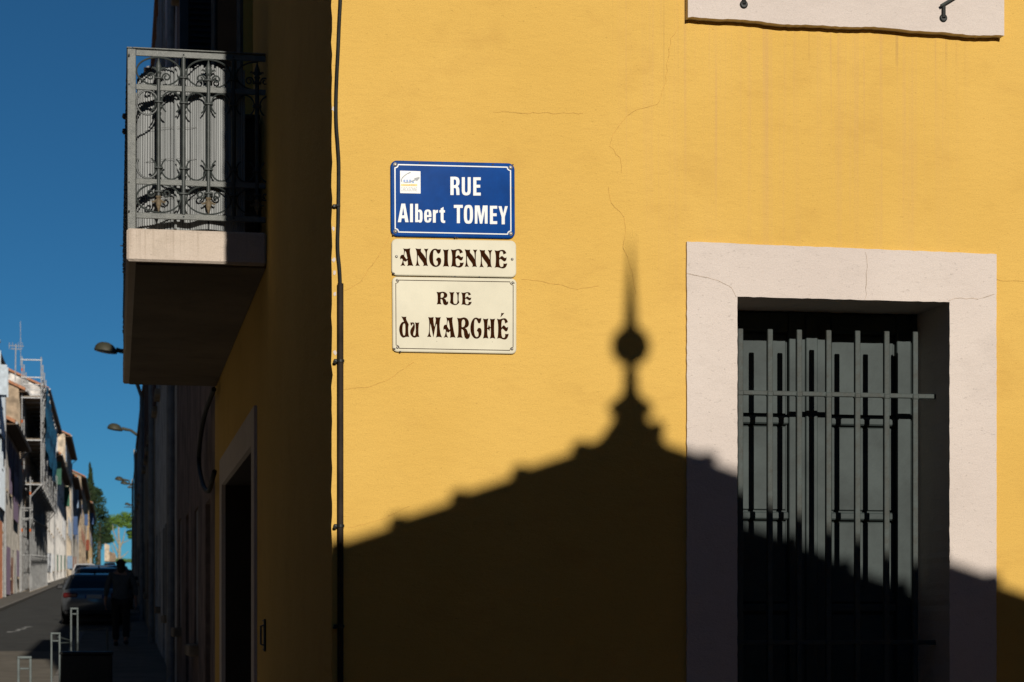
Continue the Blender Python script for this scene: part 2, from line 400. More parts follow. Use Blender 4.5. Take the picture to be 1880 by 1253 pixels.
# surround of the upper window, proud of the wall, ragged lower edge
us = [(UX0, UZ+.22),(UX0, UZ+.002),(UX1, UZ-.002),(UX1, UZ+.22)]
rnd = random.Random(9)
low = jitter_line(us[1], us[2], .018, .0013, rnd)
wob = lambda u: .0035*math.sin(u*9.2) + .002*math.sin(u*23+1)
low = [(u, v + (wob(u) if 0 < i else 0)) for i, (u, v) in enumerate(low)]
MB().prism([us[0]] + low + [us[2], us[3]], FY, -.042, .02).build('upper_sill_band', M['offwhite'], house)
um = MB(); um.box(UX0, UX0+.2, -.042, .3, UZ+.221, UZ+2.3); um.box(UX1-.2, UX1, -.042, .3, UZ+.221, UZ+2.3); um.box(UX0, UX1, -.042, .3, UZ+2.301, UZ+2.5)
um.build('upper_window_surround', M['offwhite'], house)
um = MB(); um.box(UX0+.2, UX1-.2, .2, .24, UZ+.221, UZ+2.3); um.build('upper_shutter', M['green'], house)
# stay rods on the sill band; black disc and stem model their cast shadow
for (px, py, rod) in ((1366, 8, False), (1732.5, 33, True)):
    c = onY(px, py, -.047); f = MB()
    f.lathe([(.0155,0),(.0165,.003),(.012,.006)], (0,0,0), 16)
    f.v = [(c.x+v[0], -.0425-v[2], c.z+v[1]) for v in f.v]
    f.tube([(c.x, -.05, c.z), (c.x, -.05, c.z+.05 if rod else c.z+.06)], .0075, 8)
    fx = f.build('rod_shadow', M['black_iron'], house)
    if rod:
        MB().tube([onY(1727.5, 11, -.058), onY(1746, 0, -.058), onY(1790, -28, -.06)], .006, 8).build('stay_rod', M['iron'], fx)
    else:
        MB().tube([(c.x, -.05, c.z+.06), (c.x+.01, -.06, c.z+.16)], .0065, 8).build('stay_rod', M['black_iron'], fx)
# hairline cracks in the plaster
def crack(pts, m, y=-.0012, wd=.0007, name='crack', par=None):
    mb = MB(); P = []; rnd = random.Random(int(pts[0][0]))
    for (a, b) in zip(pts[:-1], pts[1:]):
        n = max(1, int(math.dist(a, b)/9))
        P += [(a[0]+(b[0]-a[0])*i/n + rnd.uniform(-1.6,1.6), a[1]+(b[1]-a[1])*i/n + rnd.uniform(-1.6,1.6)) for i in range(n)]
    P.append(pts[-1]); W = [onY(p[0], p[1], y) for p in P]
    for i in range(len(W)-1):
        d = (W[i+1]-W[i]); d = Vector((-d.z, 0, d.x)).normalized(); h0 = wd*(.5+.9*rnd.random()); 
        mb.quad(W[i]-d*h0, W[i+1]-d*h0, W[i+1]+d*h0, W[i]+d*h0)
    return mb.build(name, m, house)
for pts in ([(1250,46),(1232,70),(1226,110),(1222,150),(1207,193),(1170,200),(1146,218),(1124,250),(1120,268),(1138,290),(1141,318)],
            [(1117,345),(1122,372),(1145,398),(1148,420),(1144,455),(1158,490),(1168,540)],
            [(905,206),(960,208),(1070,208)], [(620,715),(680,712),(725,690),(760,665)], [(958,512),(1010,520),(1060,531),(1100,525)],
            [(622,540),(660,520),(700,462),(722,420)],
            [(1829,514),(1850,515),(1880,517)], [(640,970),(700,955),(752,930)]):
    crack(pts, M['crack'])
for pts in ([(1742,552),(1765,547),(1795,550),(1826,540)], [(1262,503),(1310,512),(1345,530),(1352,546)], [(1590,462),(1592,520),(1588,550)]):
    crack(pts, M['crack_white'], -.0152, .0012)
# chips of lost paint along the corner
rr = random.Random(5)
for px, py in ((613,478),(614,500),(614.5,540),(612,420),(615,648),(612.5,200)):
    c = onY(px, py, -.0015); n = 9
    MB().add([(c.x+.008*math.cos(k*6.28/n)*rr.uniform(.5,1.1), -.0015, c.z+.011*math.sin(k*6.28/n)*rr.uniform(.5,1.1)) for k in range(n)], [tuple(range(n))]).build('paint_chip', M['offwhite'], house)

# gateway in the side wall
s1 = onX(472, 745); yA, yB, zS = s1.y, GY1+.33, s1.z
SXF = lambda u, v, d: (d, u, v)
gs = [(yA,-.3),(yA,zS),(yB,zS),(yB,-.3),(GY1,-.3),(GY1,GZ),(GY0,GZ),(GY0,-.3)]
MB().prism(outline(gs, .05, .001, 8), SXF, -.018, .355).build('gate_surround', M['offwhite'], house)
M['gate_paint'] = mat('gate_lining_paint', (.030,.022,.017), .7, .15, 6)
for a_, b_ in ((GY1-.004, GY1+.04), (GY0-.04, GY0+.004)): MB().box(.012, .29, a_, b_, -.2, GZ+.003).build('gate_lining', M['gate_paint'], house)
MB().box(.012, .29, GY0+.005, GY1-.005, GZ-.005, GZ+.03).build('gate_lining', M['gate_paint'], house)
nb = 12
gate = MB().box(.30, .34, GY0-.1, GY1+.1, -.2, GZ+.1).build('gate', M['dark_wood'], house)
for k in range(nb):
    a = GY0 + (GY1-GY0)*k/nb; b = GY0 + (GY1-GY0)*(k+1)/nb
    MB().bbox(.275, .2995, a+.004, b-.004, -.1, GZ-.005, .004).build('plank', M['dark_wood'], gate)
# French windows and their open shutters over the balcony
for i, (a, b, z0, z1, dp) in enumerate(side_ops[1:]):
    fr = MB(); fr.box(.22,.27,a,a+.07,z0,z1); fr.box(.22,.27,b-.07,b,z0,z1); fr.box(.22,.27,a+.07,b-.07,z1-.08,z1); fr.box(.22,.27,a+.07,b-.07,z0,z0+.1); fr.box(.22,.27,(a+b)/2-.04,(a+b)/2+.04,z0+.1,z1-.08)
    f = fr.build('window_frame', M['grey_wood'], house)
    MB().box(.25,.262,a+.05,b-.05,z0+.05,z1-.05).build('pane', M['glass'], f)
def louvre(y, x0, x1, z0, z1, m, lbl):
    o = MB(); t = .035
    o.box(x0,x0+.06,y,y+t,z0,z1); o.box(x1-.06,x1,y,y+t,z0,z1)
    for z in (z0, (z0+z1)/2, z1-.08): o.box(x0+.06,x1-.06,y,y+t,z,z+.08)
    sh = o.build('open_shutter', m, house); sh['label'] = lbl
    sl = MB(); z = z0+.1
    while z < z1-.1:
        sl.add([(x0+.06,y+.003,z),(x1-.06,y+.003,z),(x1-.06,y+t-.003,z+.035),(x0+.06,y+t-.003,z+.035)], [(0,1,2,3)]); z += .04
    stuff(sl.build('louvres', m, sh)); MB().box(x0+.061, x1-.061, y+t-.0025, y+t-.001, z0+.081, z1-.081).build('backing', m, sh)
M['brown_paint'] = mat('brown_shutter_paint', (.06,.035,.025), .6, .2, 6)
M['blue_paint'] = mat('blue_shutter_paint', (.018,.034,.05), .5, .15, 6)
louvre(9.35, onY(264,50,9.35).x, -.03, 4.05, 6.35, M['brown_paint'], 'dark brown louvred shutter standing open')
louvre(6.9, onY(330,50,6.9).x, -.02, 4.05, 6.35, M['blue_paint'], 'dark blue louvred shutter standing open')
gl = MB(); p0, p1 = Vector((-.02, 5.75, 0)), Vector((-.20, 5.95, 0))
for a, b, z0, z1 in ((0,.12,4.05,6.3),(.88,1,4.05,6.3),(.12,.88,4.05,4.2),(.12,.88,6.2,6.3)):
    qa, qb = p0.lerp(p1, a), p0.lerp(p1, b); gl.add([(qa.x,qa.y,z0),(qb.x,qb.y,z0),(qb.x,qb.y,z1),(qa.x,qa.y,z1),(qa.x+.03,qa.y+.03,z0),(qb.x+.03,qb.y+.03,z0),(qb.x+.03,qb.y+.03,z1),(qa.x+.03,qa.y+.03,z1)],
        [(0,1,2,3),(4,5,6,7),(0,1,5,4),(2,3,7,6),(0,3,7,4),(1,2,6,5)])
cas = gl.build('casement', M['grey_wood'], house)
qa, qb = p0.lerp(p1, .1), p0.lerp(p1, .9)
MB().quad((qa.x+.01,qa.y+.01,4.18),(qb.x+.01,qb.y+.01,4.18),(qb.x+.01,qb.y+.01,6.22),(qa.x+.01,qa.y+.01,6.22)).build('pane', M['glass'], cas)

# ---------------------------------------------------------------- balcony
c0 = onX(490, 482); BY0 = c0.y; BXL = onY(232.5, 450, BY0).x; BZ1 = onY(300, 421, BY0).z; BZ0 = onY(300, 481, BY0).z
BY1 = onX(397, 708).y
sl = MB(); sl.bbox(BXL, -.002, BY0, BY1, BZ0, BZ1, .012); sl.build('balcony_slab', M['concrete'], house)
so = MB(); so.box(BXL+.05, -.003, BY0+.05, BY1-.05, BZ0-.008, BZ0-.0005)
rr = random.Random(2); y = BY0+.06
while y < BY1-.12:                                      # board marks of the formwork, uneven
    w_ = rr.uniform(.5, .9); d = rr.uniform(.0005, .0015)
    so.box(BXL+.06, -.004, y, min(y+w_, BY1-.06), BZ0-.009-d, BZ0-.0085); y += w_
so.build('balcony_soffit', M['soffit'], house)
RL = part_empty('balcony_railing', house)
ry = BY0 + .045; rx = BXL + .045                        # railing planes
SCL = lambda px: onY(px, 250, BY0).x
ZPX = lambda py: onY(330, py, BY0).z
zt, z2, z3, zb = ZPX(97), ZPX(159.5), ZPX(333), ZPX(395.5)
hx = (ZPX(0)-ZPX(13))/2
PXB = [291.5, 337.5, 383.5, 429.5, 473]
def flat(mb, x0, x1, y0, y1, z, h=.016): return mb.bbox(x0, x1, y0, y1, z-h, z+h, .003)
pw = .046
auto_smooth(MB().bbox(BXL+.004, BXL+.004+pw, ry-.008, ry+.012, BZ1, zt+.02, .003).build('corner_post', M['rail'], RL))
MB().bbox(BXL+.004, BXL+.016, ry+.0125, ry+pw, BZ1, zt+.02, .003).build('corner_post', M['rail'], RL)
for z, h in ((zt,.0165),(z2,.0155),(z3,.0155),(zb,.0155)):
    MB().bbox(BXL+.004+pw+.001, -.004, ry-.004, ry+.008, z-h, z+h, .002).build('rail', M['rail'], RL)
    MB().bbox(BXL+.006, BXL+.018, ry+pw+.001, BY1-.05, z-h, z+h, .002).build('rail', M['rail'], RL)
    MB().bbox(BXL+.02, -.004, BY1-.05, BY1-.038, z-h, z+h, .002).build('rail', M['rail'], RL)
MB().bbox(BXL+.0, BXL+.03, ry-.012, BY1-.03, zt+.021, zt+.028, .002).build('handrail', M['rail'], RL)
MB().bbox(BXL+.031, -.003, ry-.014, ry+.02, zt+.021, zt+.028, .002).build('handrail', M['rail'], RL)
def arc(cx_, cz, rx_, rz_, a0, a1, n=22): return [(cx_+rx_*math.cos(R(a0+(a1-a0)*i/n)), cz+rz_*math.sin(R(a0+(a1-a0)*i/n))) for i in range(n+1)]
# one ornament set per bar, in local (u along the rail, z); shared by every panel
dx = .1365
def bar_mesh(full):
    mb = MB(); rb_ = .0118
    top = zt-.012 if full else z2+.075
    bot = zb+.012 if full else z3-.075
    mb.tube([(0,0,bot),(0,0,top)], rb_, 10)
    for z in (z2-.078, z3+.078): mb.bbox(-.024,.024,-.017,.017,z-.005,z+.005,.002)
    for z in ((z2+.06, z3-.06) if full else (z2+.052, z3-.052)): mb.bbox(-.024,.024,-.017,.017,z-.005,z+.005,.002)
    for z in (z2, z3) + ((zt, zb) if full else ()):
        mb.lathe([(.006,0),(.005,.004),(.001,.006)], (0,0,0), 8)
        k = 8*3; mb.v[-k:] = [(v[0], -.017-v[2]+.012, z+v[1]) for v in mb.v[-k:]]
    return mb
def scroll_mesh(full):
    out = []; t = .0046
    T = lambda P: out.append(MB().tube([(u, 0, z) for u, z in P], t, 6))
    for s in (-1, 1):
        m_ = lambda P: [(s*u, z) for u, z in P]
        # C-scrolls that hang below the second rail and stand on the third
        T(m_(arc(dx/2, z2-.078, .053, .060, 90, 238)))
        T(m_(arc(dx/2, z3+.078, .053, .060, -90, -238)))
        if full:                                        # long arches over the neighbouring spear
            T(m_(arc(dx, (zt+z2)/2-.005, dx-.016, (zt-z2)/2-.014, 90, 262)))
            T(m_(arc(dx, (zb+z3)/2+.005, dx-.016, (z3-zb)/2-.014, -90, -262)))
        else:                                           # small volutes either side of the spear
            for zc, sg in ((z2+.052, 1), (z3-.052, -1)):
                P = [(.018, zc-sg*.004)]
                for i in range(26):
                    a = R(200 - i*19); r_ = .0235*(1-i/36); P.append((.043+r_*math.cos(a), zc+sg*(.008+r_*math.sin(a))))
                T(m_(P))
    return out
def spear_mesh(sg):
    mb = MB(); z0 = z2+.075 if sg > 0 else z3-.075
    mb.lathe([(.013,0),(.017,.008),(.012,.014),(.010,.022),(.016,.036),(.0145,.05),(.007,.075),(.001,.098)], (0,0,0), 10)
    for s in (-1, 1): mb.tube([(0,0,.016),(s*.018,0,.032),(s*.032,0,.038),(s*.036,0,.029)], [.006,.007,.005,.002], 6)
    mb.v = [(v[0]*1.05, v[1]*.8, z0+sg*v[2]*.95) for v in mb.v]
    return mb
proto = {}
def mesh_of(mb, m):
    o = mb.build('ornament', m); me = o.data; bpy.data.objects.remove(o)
    for p in me.polygons: p.use_smooth = True
    me.set_sharp_from_angle(angle=R(45)); return me
B1, B0 = mesh_of(bar_mesh(True), M['balcony_iron']), mesh_of(bar_mesh(False), M['balcony_iron'])
S1, S0 = [mesh_of(q, M['balcony_iron']) for q in scroll_mesh(True)], [mesh_of(q, M['balcony_iron']) for q in scroll_mesh(False)]
PU, PD = mesh_of(spear_mesh(1), M['balcony_iron']), mesh_of(spear_mesh(-1), M['rust'])
def put(name, me, loc, rz=0, par=RL):
    o = bpy.data.objects.new(name, me); COL.objects.link(o); o.parent = par; o.location = loc; o.rotation_euler.z = rz; return o
def panel_bars(locs, rz, first_full, joined=False):
    J = MB()
    for i, p in enumerate(locs):
        full = (i % 2 == 0) == first_full
        put('bar', B1 if full else B0, p, rz); 
        if joined:
            for q in scroll_mesh(full): J.add([(p[0]+v[1], p[1]-v[0], v[2]) for v in q.v], q.f)
        else:
            for me_ in (S1 if full else S0): put('scroll', me_, p, rz)
        if not full: put('spear_head', PU, p, rz); put('spear_drop', PD, p, rz)
    if joined: stuff(J.build('side_scrolls', M['balcony_iron'], RL, smooth=True))
panel_bars([(SCL(px), ry+.002, 0) for px in PXB], 0, False)
# closing curls beside the corner post
lc = MB(); x_ = BXL+.05
for P in (arc(x_+.062, z2-.085, .058, .066, 0, 350), arc(x_+.062, z3+.085, .058, .066, 0, -215), arc(x_+.128, (zt+z2)/2-.005, .125, (zt-z2)/2-.014, 90, 262), arc(x_+.128, (zb+z3)/2+.005, .125, (z3-zb)/2-.014, -90, -262)):
    auto_smooth(MB().tube([(u, ry, z) for u, z in P], .0055, 6).build('scroll', M['balcony_iron'], RL))
nside = int((BY1-.1-ry-.1)/dx)
panel_bars([(BXL+.013, ry+.11+dx*k, 0) for k in range(nside)], R(-90), True, True)
panel_bars([(-.10-dx*k, BY1-.044, 0) for k in range(5)], 0, True)
mp = MB()                                               # rod ends that stick out on the street side
for py in (176, 205): 
    z = onY(230, py, BY0).z; mp.lathe([(.012,0),(.02,.01),(.016,.03)], (BXL-.004, ry+.5, z), 8)
mp.build('rosette', M['rail'], RL)

# reed screen tied behind the railing
def path_pts(P, st):
    out = []; acc = 0
    for a, b in zip(P[:-1], P[1:]):
        a, b = Vector(a), Vector(b); L = (b-a).length; n = max(1, int(L/st))
        out += [a + (b-a)*i/n for i in range(n)]
    return out
cornerarc = [(BXL+.30+.20*math.cos(R(a)), ry+.28+.20*math.sin(R(a))) for a in range(270, 179, -10)]
P = [(onY(412,200,BY0+.1).x+.02, ry+.075), (-.32, ry+.06), (-.42, ry+.085), (-.50, ry+.07)] + [(x-.02, y) for x, y in cornerarc] + [(BXL+.08, ry+.6), (BXL+.05, ry+1.2), (BXL+.05, BY1-.1)]
P.insert(0, (-.12, ry+.07))
rs = MB(); pts = path_pts(P, .0118); rr = random.Random(21); Lp = len(pts)
for i, p in enumerate(pts[:-1]):
    t = (pts[i+1]-p).normalized(); nrm = Vector((-t.y, t.x)); r_ = .0076
    wavy = .017*math.sin(i*.15) + .006*math.sin(i*.41+1)
    c = p + nrm*wavy
    top = zt - .045 + rr.uniform(-.012,.012) - (.05*max(0, 1-abs(i-58)/22)) 
    bot = BZ1 + .012 + .012*abs(math.sin(i*.07))
    lean = .006*math.sin(i*.11)
    ring = [(c + t*r_*math.cos(a) + nrm*r_*1.1*math.sin(a)) for a in (0, math.pi/3, 2*math.pi/3, math.pi, 4*math.pi/3, 5*math.pi/3)]
    rs.add([(q.x, q.y, bot) for q in ring] + [(q.x+nrm.x*lean, q.y+nrm.y*lean, top) for q in ring], [(k, (k+1)%6, (k+1)%6+6, k+6) for k in range(6)] + [(6,7,8,9,10,11)])
scr = thing('reed_screen', 'grey reed privacy screen tied behind the balcony railing', 'screen', (BXL+.3, ry+.1, BZ1))
stuff(rs.build('reeds', M['reed'], scr))
for f_ in (.2, .42, .6, .8):
    z = BZ1 + (zt-BZ1)*f_
    MB().tube([(p.x, p.y-.012, z+.006*math.sin(k*.2)) for k, p in enumerate(pts[:60:3])], .0012, 5).build('tie_wire', M['grey_wood'], scr)
cab = thing('wooden_cabinet', 'brown wooden cabinet in the shade at the wall end of the balcony', 'cabinet', (-.12, BY0+.6, BZ1))
MB().bbox(-.22, -.01, BY0+.45, BY0+.95, BZ1, BZ1+.72, .01).build('body', M['dark_wood'], cab)
MB().bbox(-.24, -.008, BY0+.42, BY0+.97, BZ1+.721, BZ1+.75, .006).build('top', M['dark_wood'], cab)
MB().bbox(-.20, -.03, BY0+.43, BY0+.449, BZ1+.06, BZ1+.66, .004).build('door', M['dark_wood'], cab)

# ---------------------------------------------------------------- cable, conduit, bracket
cb = MB(); cp = [(625,-40),(625,0),(623,40),(621,90),(618.5,140),(617,190),(617.5,230),(620,265),(622,300),(622,340),(621.5,375),(621,410),(620,440),(620.5,465),(623,490),(624.5,518),(625,560)]
W = [onY(a, b, -.012) for a, b in cp]
def smooth_path(W, n=6):
    out = []
    for i in range(len(W)-1):
        p0, p1, p2, p3 = W[max(i-1,0)], W[i], W[i+1], W[min(i+2,len(W)-1)]
        for k in range(n):
            t = k/n; out.append(.5*((2*p1)+(-p0+p2)*t+(2*p0-5*p1+4*p2-p3)*t*t+(-p0+3*p1-3*p2+p3)*t**3))
    return out + [W[-1]]
cab_o = auto_smooth(cb.tube(smooth_path(W), .0068, 10).build('cable', M['cable'], None))
tag(cab_o, 'black electric cable running down the sunlit corner of the yellow house', 'cable')
cdt = thing('conduit', 'brown protective pipe around the cable at the house corner', 'pipe', onY(625, 1253, 0))
kx = onY(625, 900, -.014).x
zc = onY(625, 521, -.014).z
auto_smooth(MB().tube([(kx, -.0148, .05), (kx, -.0148, zc)], .0118, 12).build('pipe', M['conduit'], cdt))
for py in (663, 966, 1150):
    z = onY(625, py, -.014).z; c_ = MB()
    c_.lathe([(.0125,-.006),(.0152,-.005),(.0152,.005),(.0125,.006)], (kx, -.0148, z), 14)
    c_.bbox(kx-.026, kx-.011, -.018, -.001, z-.007, z+.007, .003); c_.lathe([(.007,-.004),(.007,.004)], (kx-.022, -.016, z-.006), 8)
    auto_smooth(c_.build('clamp', M['black_iron'], cdt))
z = onY(620, 378, -.012).z; xk = onY(620, 378, -.012).x
clip_ = MB(); clip_.lathe([(.0075,-.005),(.0105,-.004),(.0105,.004),(.0075,.005)], (xk, -.012, z), 12); clip_.bbox(xk-.02, xk-.006, -.016, -.001, z-.008, z+.005, .003)
tag(clip_.build('cable_clip', M['black_iron']), 'small black clip holding the cable to the wall', 'clip')
hp = onX(488, 1165); hd = thing('door_pull', 'small metal pull plate on the shaded side wall', 'handle', (0, hp.y, hp.z))
h0 = MB(); h0.bbox(-.012, -.0015, hp.y-.03, hp.y+.03, hp.z-.095, hp.z+.085, .003); h0.build('plate', M['iron'], hd)
auto_smooth(MB().tube([(-.01,hp.y-.005,hp.z+.05),(-.028,hp.y-.005,hp.z+.045),(-.028,hp.y-.005,hp.z-.055),(-.01,hp.y-.005,hp.z-.06)], .006, 8).build('grip', M['rail'], hd))
for s in (.075, -.085):
    MB().lathe([(.008,0),(.006,.004)], (-.0135, hp.y, hp.z+s), 8).build('screw', M['screw'], hd)

# ---------------------------------------------------------------- street signs
def curve_mesh(polys, fn, ext=.0):
    """fill outlines with holes; polys: lists of (u, v); fn(u, v) -> world point"""
    cu = bpy.data.curves.new('outline', 'CURVE'); cu.dimensions = '2D'; cu.fill_mode = 'BOTH'
    for P in polys:
        sp = cu.splines.new('POLY'); sp.points.add(len(P)-1); sp.use_cyclic_u = True
        for q, (a, b) in zip(sp.points, P): q.co = (a, -b, 0, 1)
    o = bpy.data.objects.new('outline', cu); COL.objects.link(o)
    me = bpy.data.meshes.new_from_object(o.evaluated_get(bpy.context.evaluated_depsgraph_get())); bpy.data.objects.remove(o)
    for v in me.vertices: v.co = fn(v.co.x, -v.co.y)
    me.materials.clear(); return me
def smooth_poly(P, n=3):
    """rounds the gentle bends of a traced outline and keeps its sharp corners"""
    out = []; L = len(P)
    def sharp(i):
        a = Vector(P[i]) - Vector(P[i-1]); b = Vector(P[(i+1)%L]) - Vector(P[i])
        return a.length < 1e-9 or b.length < 1e-9 or a.angle(b) > R(58)
    for i in range(L):
        p1, p2 = Vector(P[i]), Vector(P[(i+1)%L])
        p0 = p1 if sharp(i) else Vector(P[i-1]); p3 = p2 if sharp((i+1)%L) else Vector(P[(i+2)%L])
        for k in range(n):
            t = k/n; q = .5*((2*p1)+(-p0+p2)*t+(2*p0-5*p1+4*p2-p3)*t*t+(-p0+3*p1-3*p2+p3)*t**3); out.append((q.x, q.y))
    return out
OLD = {
'A': [[(210,105),(250,120),(330,122),(400,112),(435,103),(420,180),(425,260),(445,370),(470,480),(500,590),(530,660),(480,648),(420,645),(335,660),(355,600),(352,520),(345,475),(320,500),(290,520),(250,508),(225,490),(220,530),(235,590),(275,660),(230,645),(180,643),(120,660),(160,600),(185,530),(195,460),(170,430),(140,432),(122,460),(112,400),(125,350),(160,315),(200,310),(222,318),(232,250),(235,180)],
      [(280,190),(300,225),(318,300),(333,380),(340,420),(320,450),(290,420),(262,380),(243,345),(250,270),(265,205)]],
'N': [[(595,105),(650,120),(715,125),(775,118),(765,200),(800,250),(850,310),(890,370),(918,430),(918,330),(912,240),(895,180),(860,118),(905,125),(950,125),(1005,115),(965,190),(955,250),(952,330),(950,430),(955,530),(965,600),(990,665),(940,650),(885,650),(830,665),(852,620),(845,570),(800,500),(745,430),(700,360),(672,310),(668,420),(675,520),(695,600),(735,665),(690,650),(640,650),(590,662),(620,600),(635,510),(640,400),(638,270),(625,190)]],
'C': [[(1395,130),(1340,140),(1290,140),(1250,122),(1200,118),(1130,145),(1070,215),(1035,310),(1025,400),(1035,500),(1070,590),(1130,655),(1190,683),(1240,688),(1300,675),(1350,640),(1385,590),(1402,520),(1395,450),(1370,410),(1325,395),(1285,405),(1255,440),(1240,485),(1270,490),(1290,520),(1300,570),(1285,620),(1245,648),(1200,630),(1170,580),(1152,500),(1147,400),(1150,280),(1162,200),(1185,165),(1215,155),(1245,185),(1275,240),(1300,268),(1325,275),(1355,255),(1378,215),(1388,170)]],
'I': [[(1455,140),(1500,152),(1550,155),(1600,150),(1642,138),(1620,200),(1612,280),(1610,400),(1612,520),(1622,610),(1645,685),(1600,670),(1550,668),(1500,670),(1455,685),(1480,620),(1492,540),(1497,400),(1492,270),(1480,200)]],
'E': [[(1368,165),(1420,180),(1480,182),(1540,165),(1620,155),(1680,175),(1715,215),(1740,260),(1700,275),(1645,300),(1635,250),(1615,205),(1575,195),(1545,215),(1525,270),(1518,340),(1520,415),(1560,370),(1605,345),(1640,375),(1680,408),(1715,405),(1745,385),(1740,450),(1715,500),(1680,515),(1640,500),(1590,455),(1550,438),(1518,470),(1518,560),(1530,640),(1560,685),(1590,692),(1625,680),(1645,640),(1645,580),(1690,590),(1765,580),(1750,640),(1715,700),(1660,732),(1600,735),(1530,718),(1470,700),(1420,700),(1368,715),(1395,650),(1405,560),(1410,440),(1405,320),(1390,230)]],
'R': [[(225,235),(270,245),(330,248),(390,232),(450,225),(510,245),(560,290),(590,350),(597,420),(585,480),(545,530),(475,560),(515,590),(545,640),(560,690),(575,740),(590,750),(600,720),(605,690),(622,730),(630,790),(615,850),(580,890),(540,902),(500,885),(465,840),(448,770),(440,690),(425,630),(385,590),(368,590),(365,680),(370,770),(382,820),(400,870),(360,855),(300,852),(225,865),(250,800),(262,700),(265,560),(262,420),(250,320)],
      [(420,285),(390,310),(372,370),(368,450),(372,530),(420,525),(455,490),(475,430),(478,370),(465,310),(445,290)]],
'H': [[(1040,260),(1080,272),(1130,275),(1210,258),(1190,330),(1180,420),(1175,550),(1195,540),(1210,500),(1222,445),(1240,490),(1260,525),(1282,530),(1280,430),(1275,340),(1255,262),(1300,275),(1360,275),(1420,262),(1400,330),(1390,430),(1388,580),(1390,720),(1400,810),(1425,890),(1380,875),(1330,868),(1250,890),(1275,820),(1285,720),(1283,555),(1265,560),(1250,600),(1240,655),(1220,615),(1195,590),(1178,580),(1175,680),(1180,780),(1208,885),(1160,872),(1110,868),(1035,885),(1060,810),(1072,700),(1075,560),(1072,420),(1060,340)]],
'M': [[(1030,210),(1075,222),(1125,225),(1200,210),(1190,290),(1198,370),(1210,450),(1220,520),(1240,460),(1258,370),(1268,300),(1250,210),(1300,222),(1350,225),(1425,212),(1400,300),(1390,400),(1388,520),(1400,640),(1420,750),(1460,850),(1400,838),(1340,835),(1265,855),(1290,790),(1300,680),(1302,540),(1300,470),(1285,420),(1265,480),(1235,620),(1210,760),(1190,850),(1175,770),(1150,640),(1120,500),(1098,405),(1088,520),(1080,640),(1085,730),(1100,780),(1128,840),(1080,832),(1040,830),(992,838),(1030,770),(1050,690),(1060,580),(1062,430),(1055,310)]],
'd': [[(188,190),(240,205),(290,207),(345,200),(335,270),(355,320),(385,380),(415,445),(405,520),(402,620),(408,720),(418,790),(435,840),(390,832),(340,832),(290,848),(250,855),(210,840),(165,790),(135,710),(120,620),(122,560),(135,490),(165,425),(210,375),(270,355),(235,280)],
      [(282,405),(305,440),(310,520),(312,640),(305,740),(290,785),(268,795),(245,770),(228,700),(222,600),(228,500),(250,430)]],
'u': [[(470,380),(510,385),(550,378),(585,400),(605,450),(610,520),(600,600),(575,680),(560,740),(570,790),(592,805),(620,785),(635,720),(640,620),(635,500),(630,430),(612,380),(660,390),(700,390),(750,380),(735,440),(725,540),(722,650),(728,760),(750,840),(705,832),(660,838),(620,855),(575,852),(525,825),(485,770),(465,700),(470,630),(495,570),(535,510),(560,465),(562,430),(545,415),(530,440),(515,470),(495,480),(478,440)]],
'U': [[(730,235),(780,250),(850,252),(930,240),(895,310),(885,400),(880,520),(885,620),(910,680),(955,698),(1000,690),(1030,650),(1045,560),(1045,420),(1035,330),(990,245),(1050,255),(1130,245),(1100,310),(1088,400),(1085,500),(1090,570),(1112,635),(1070,690),(1010,730),(940,738),(860,720),(800,685),(752,640),(770,570),(778,460),(770,340)]],
"'": [[(1615,80),(1650,90),(1702,82),(1690,110),(1640,165),(1600,215),(1592,200),(1605,150)]],
}
def ring(cx_, cy_, rx_, ry_, p=2.6, n=28): 
    out = []
    for k in range(n):
        a = 2*math.pi*k/n; c_, s_ = math.cos(a), math.sin(a)
        out.append((cx_+rx_*math.copysign(abs(c_)**(2/p), c_), cy_+ry_*math.copysign(abs(s_)**(2/p), s_)))
    return out
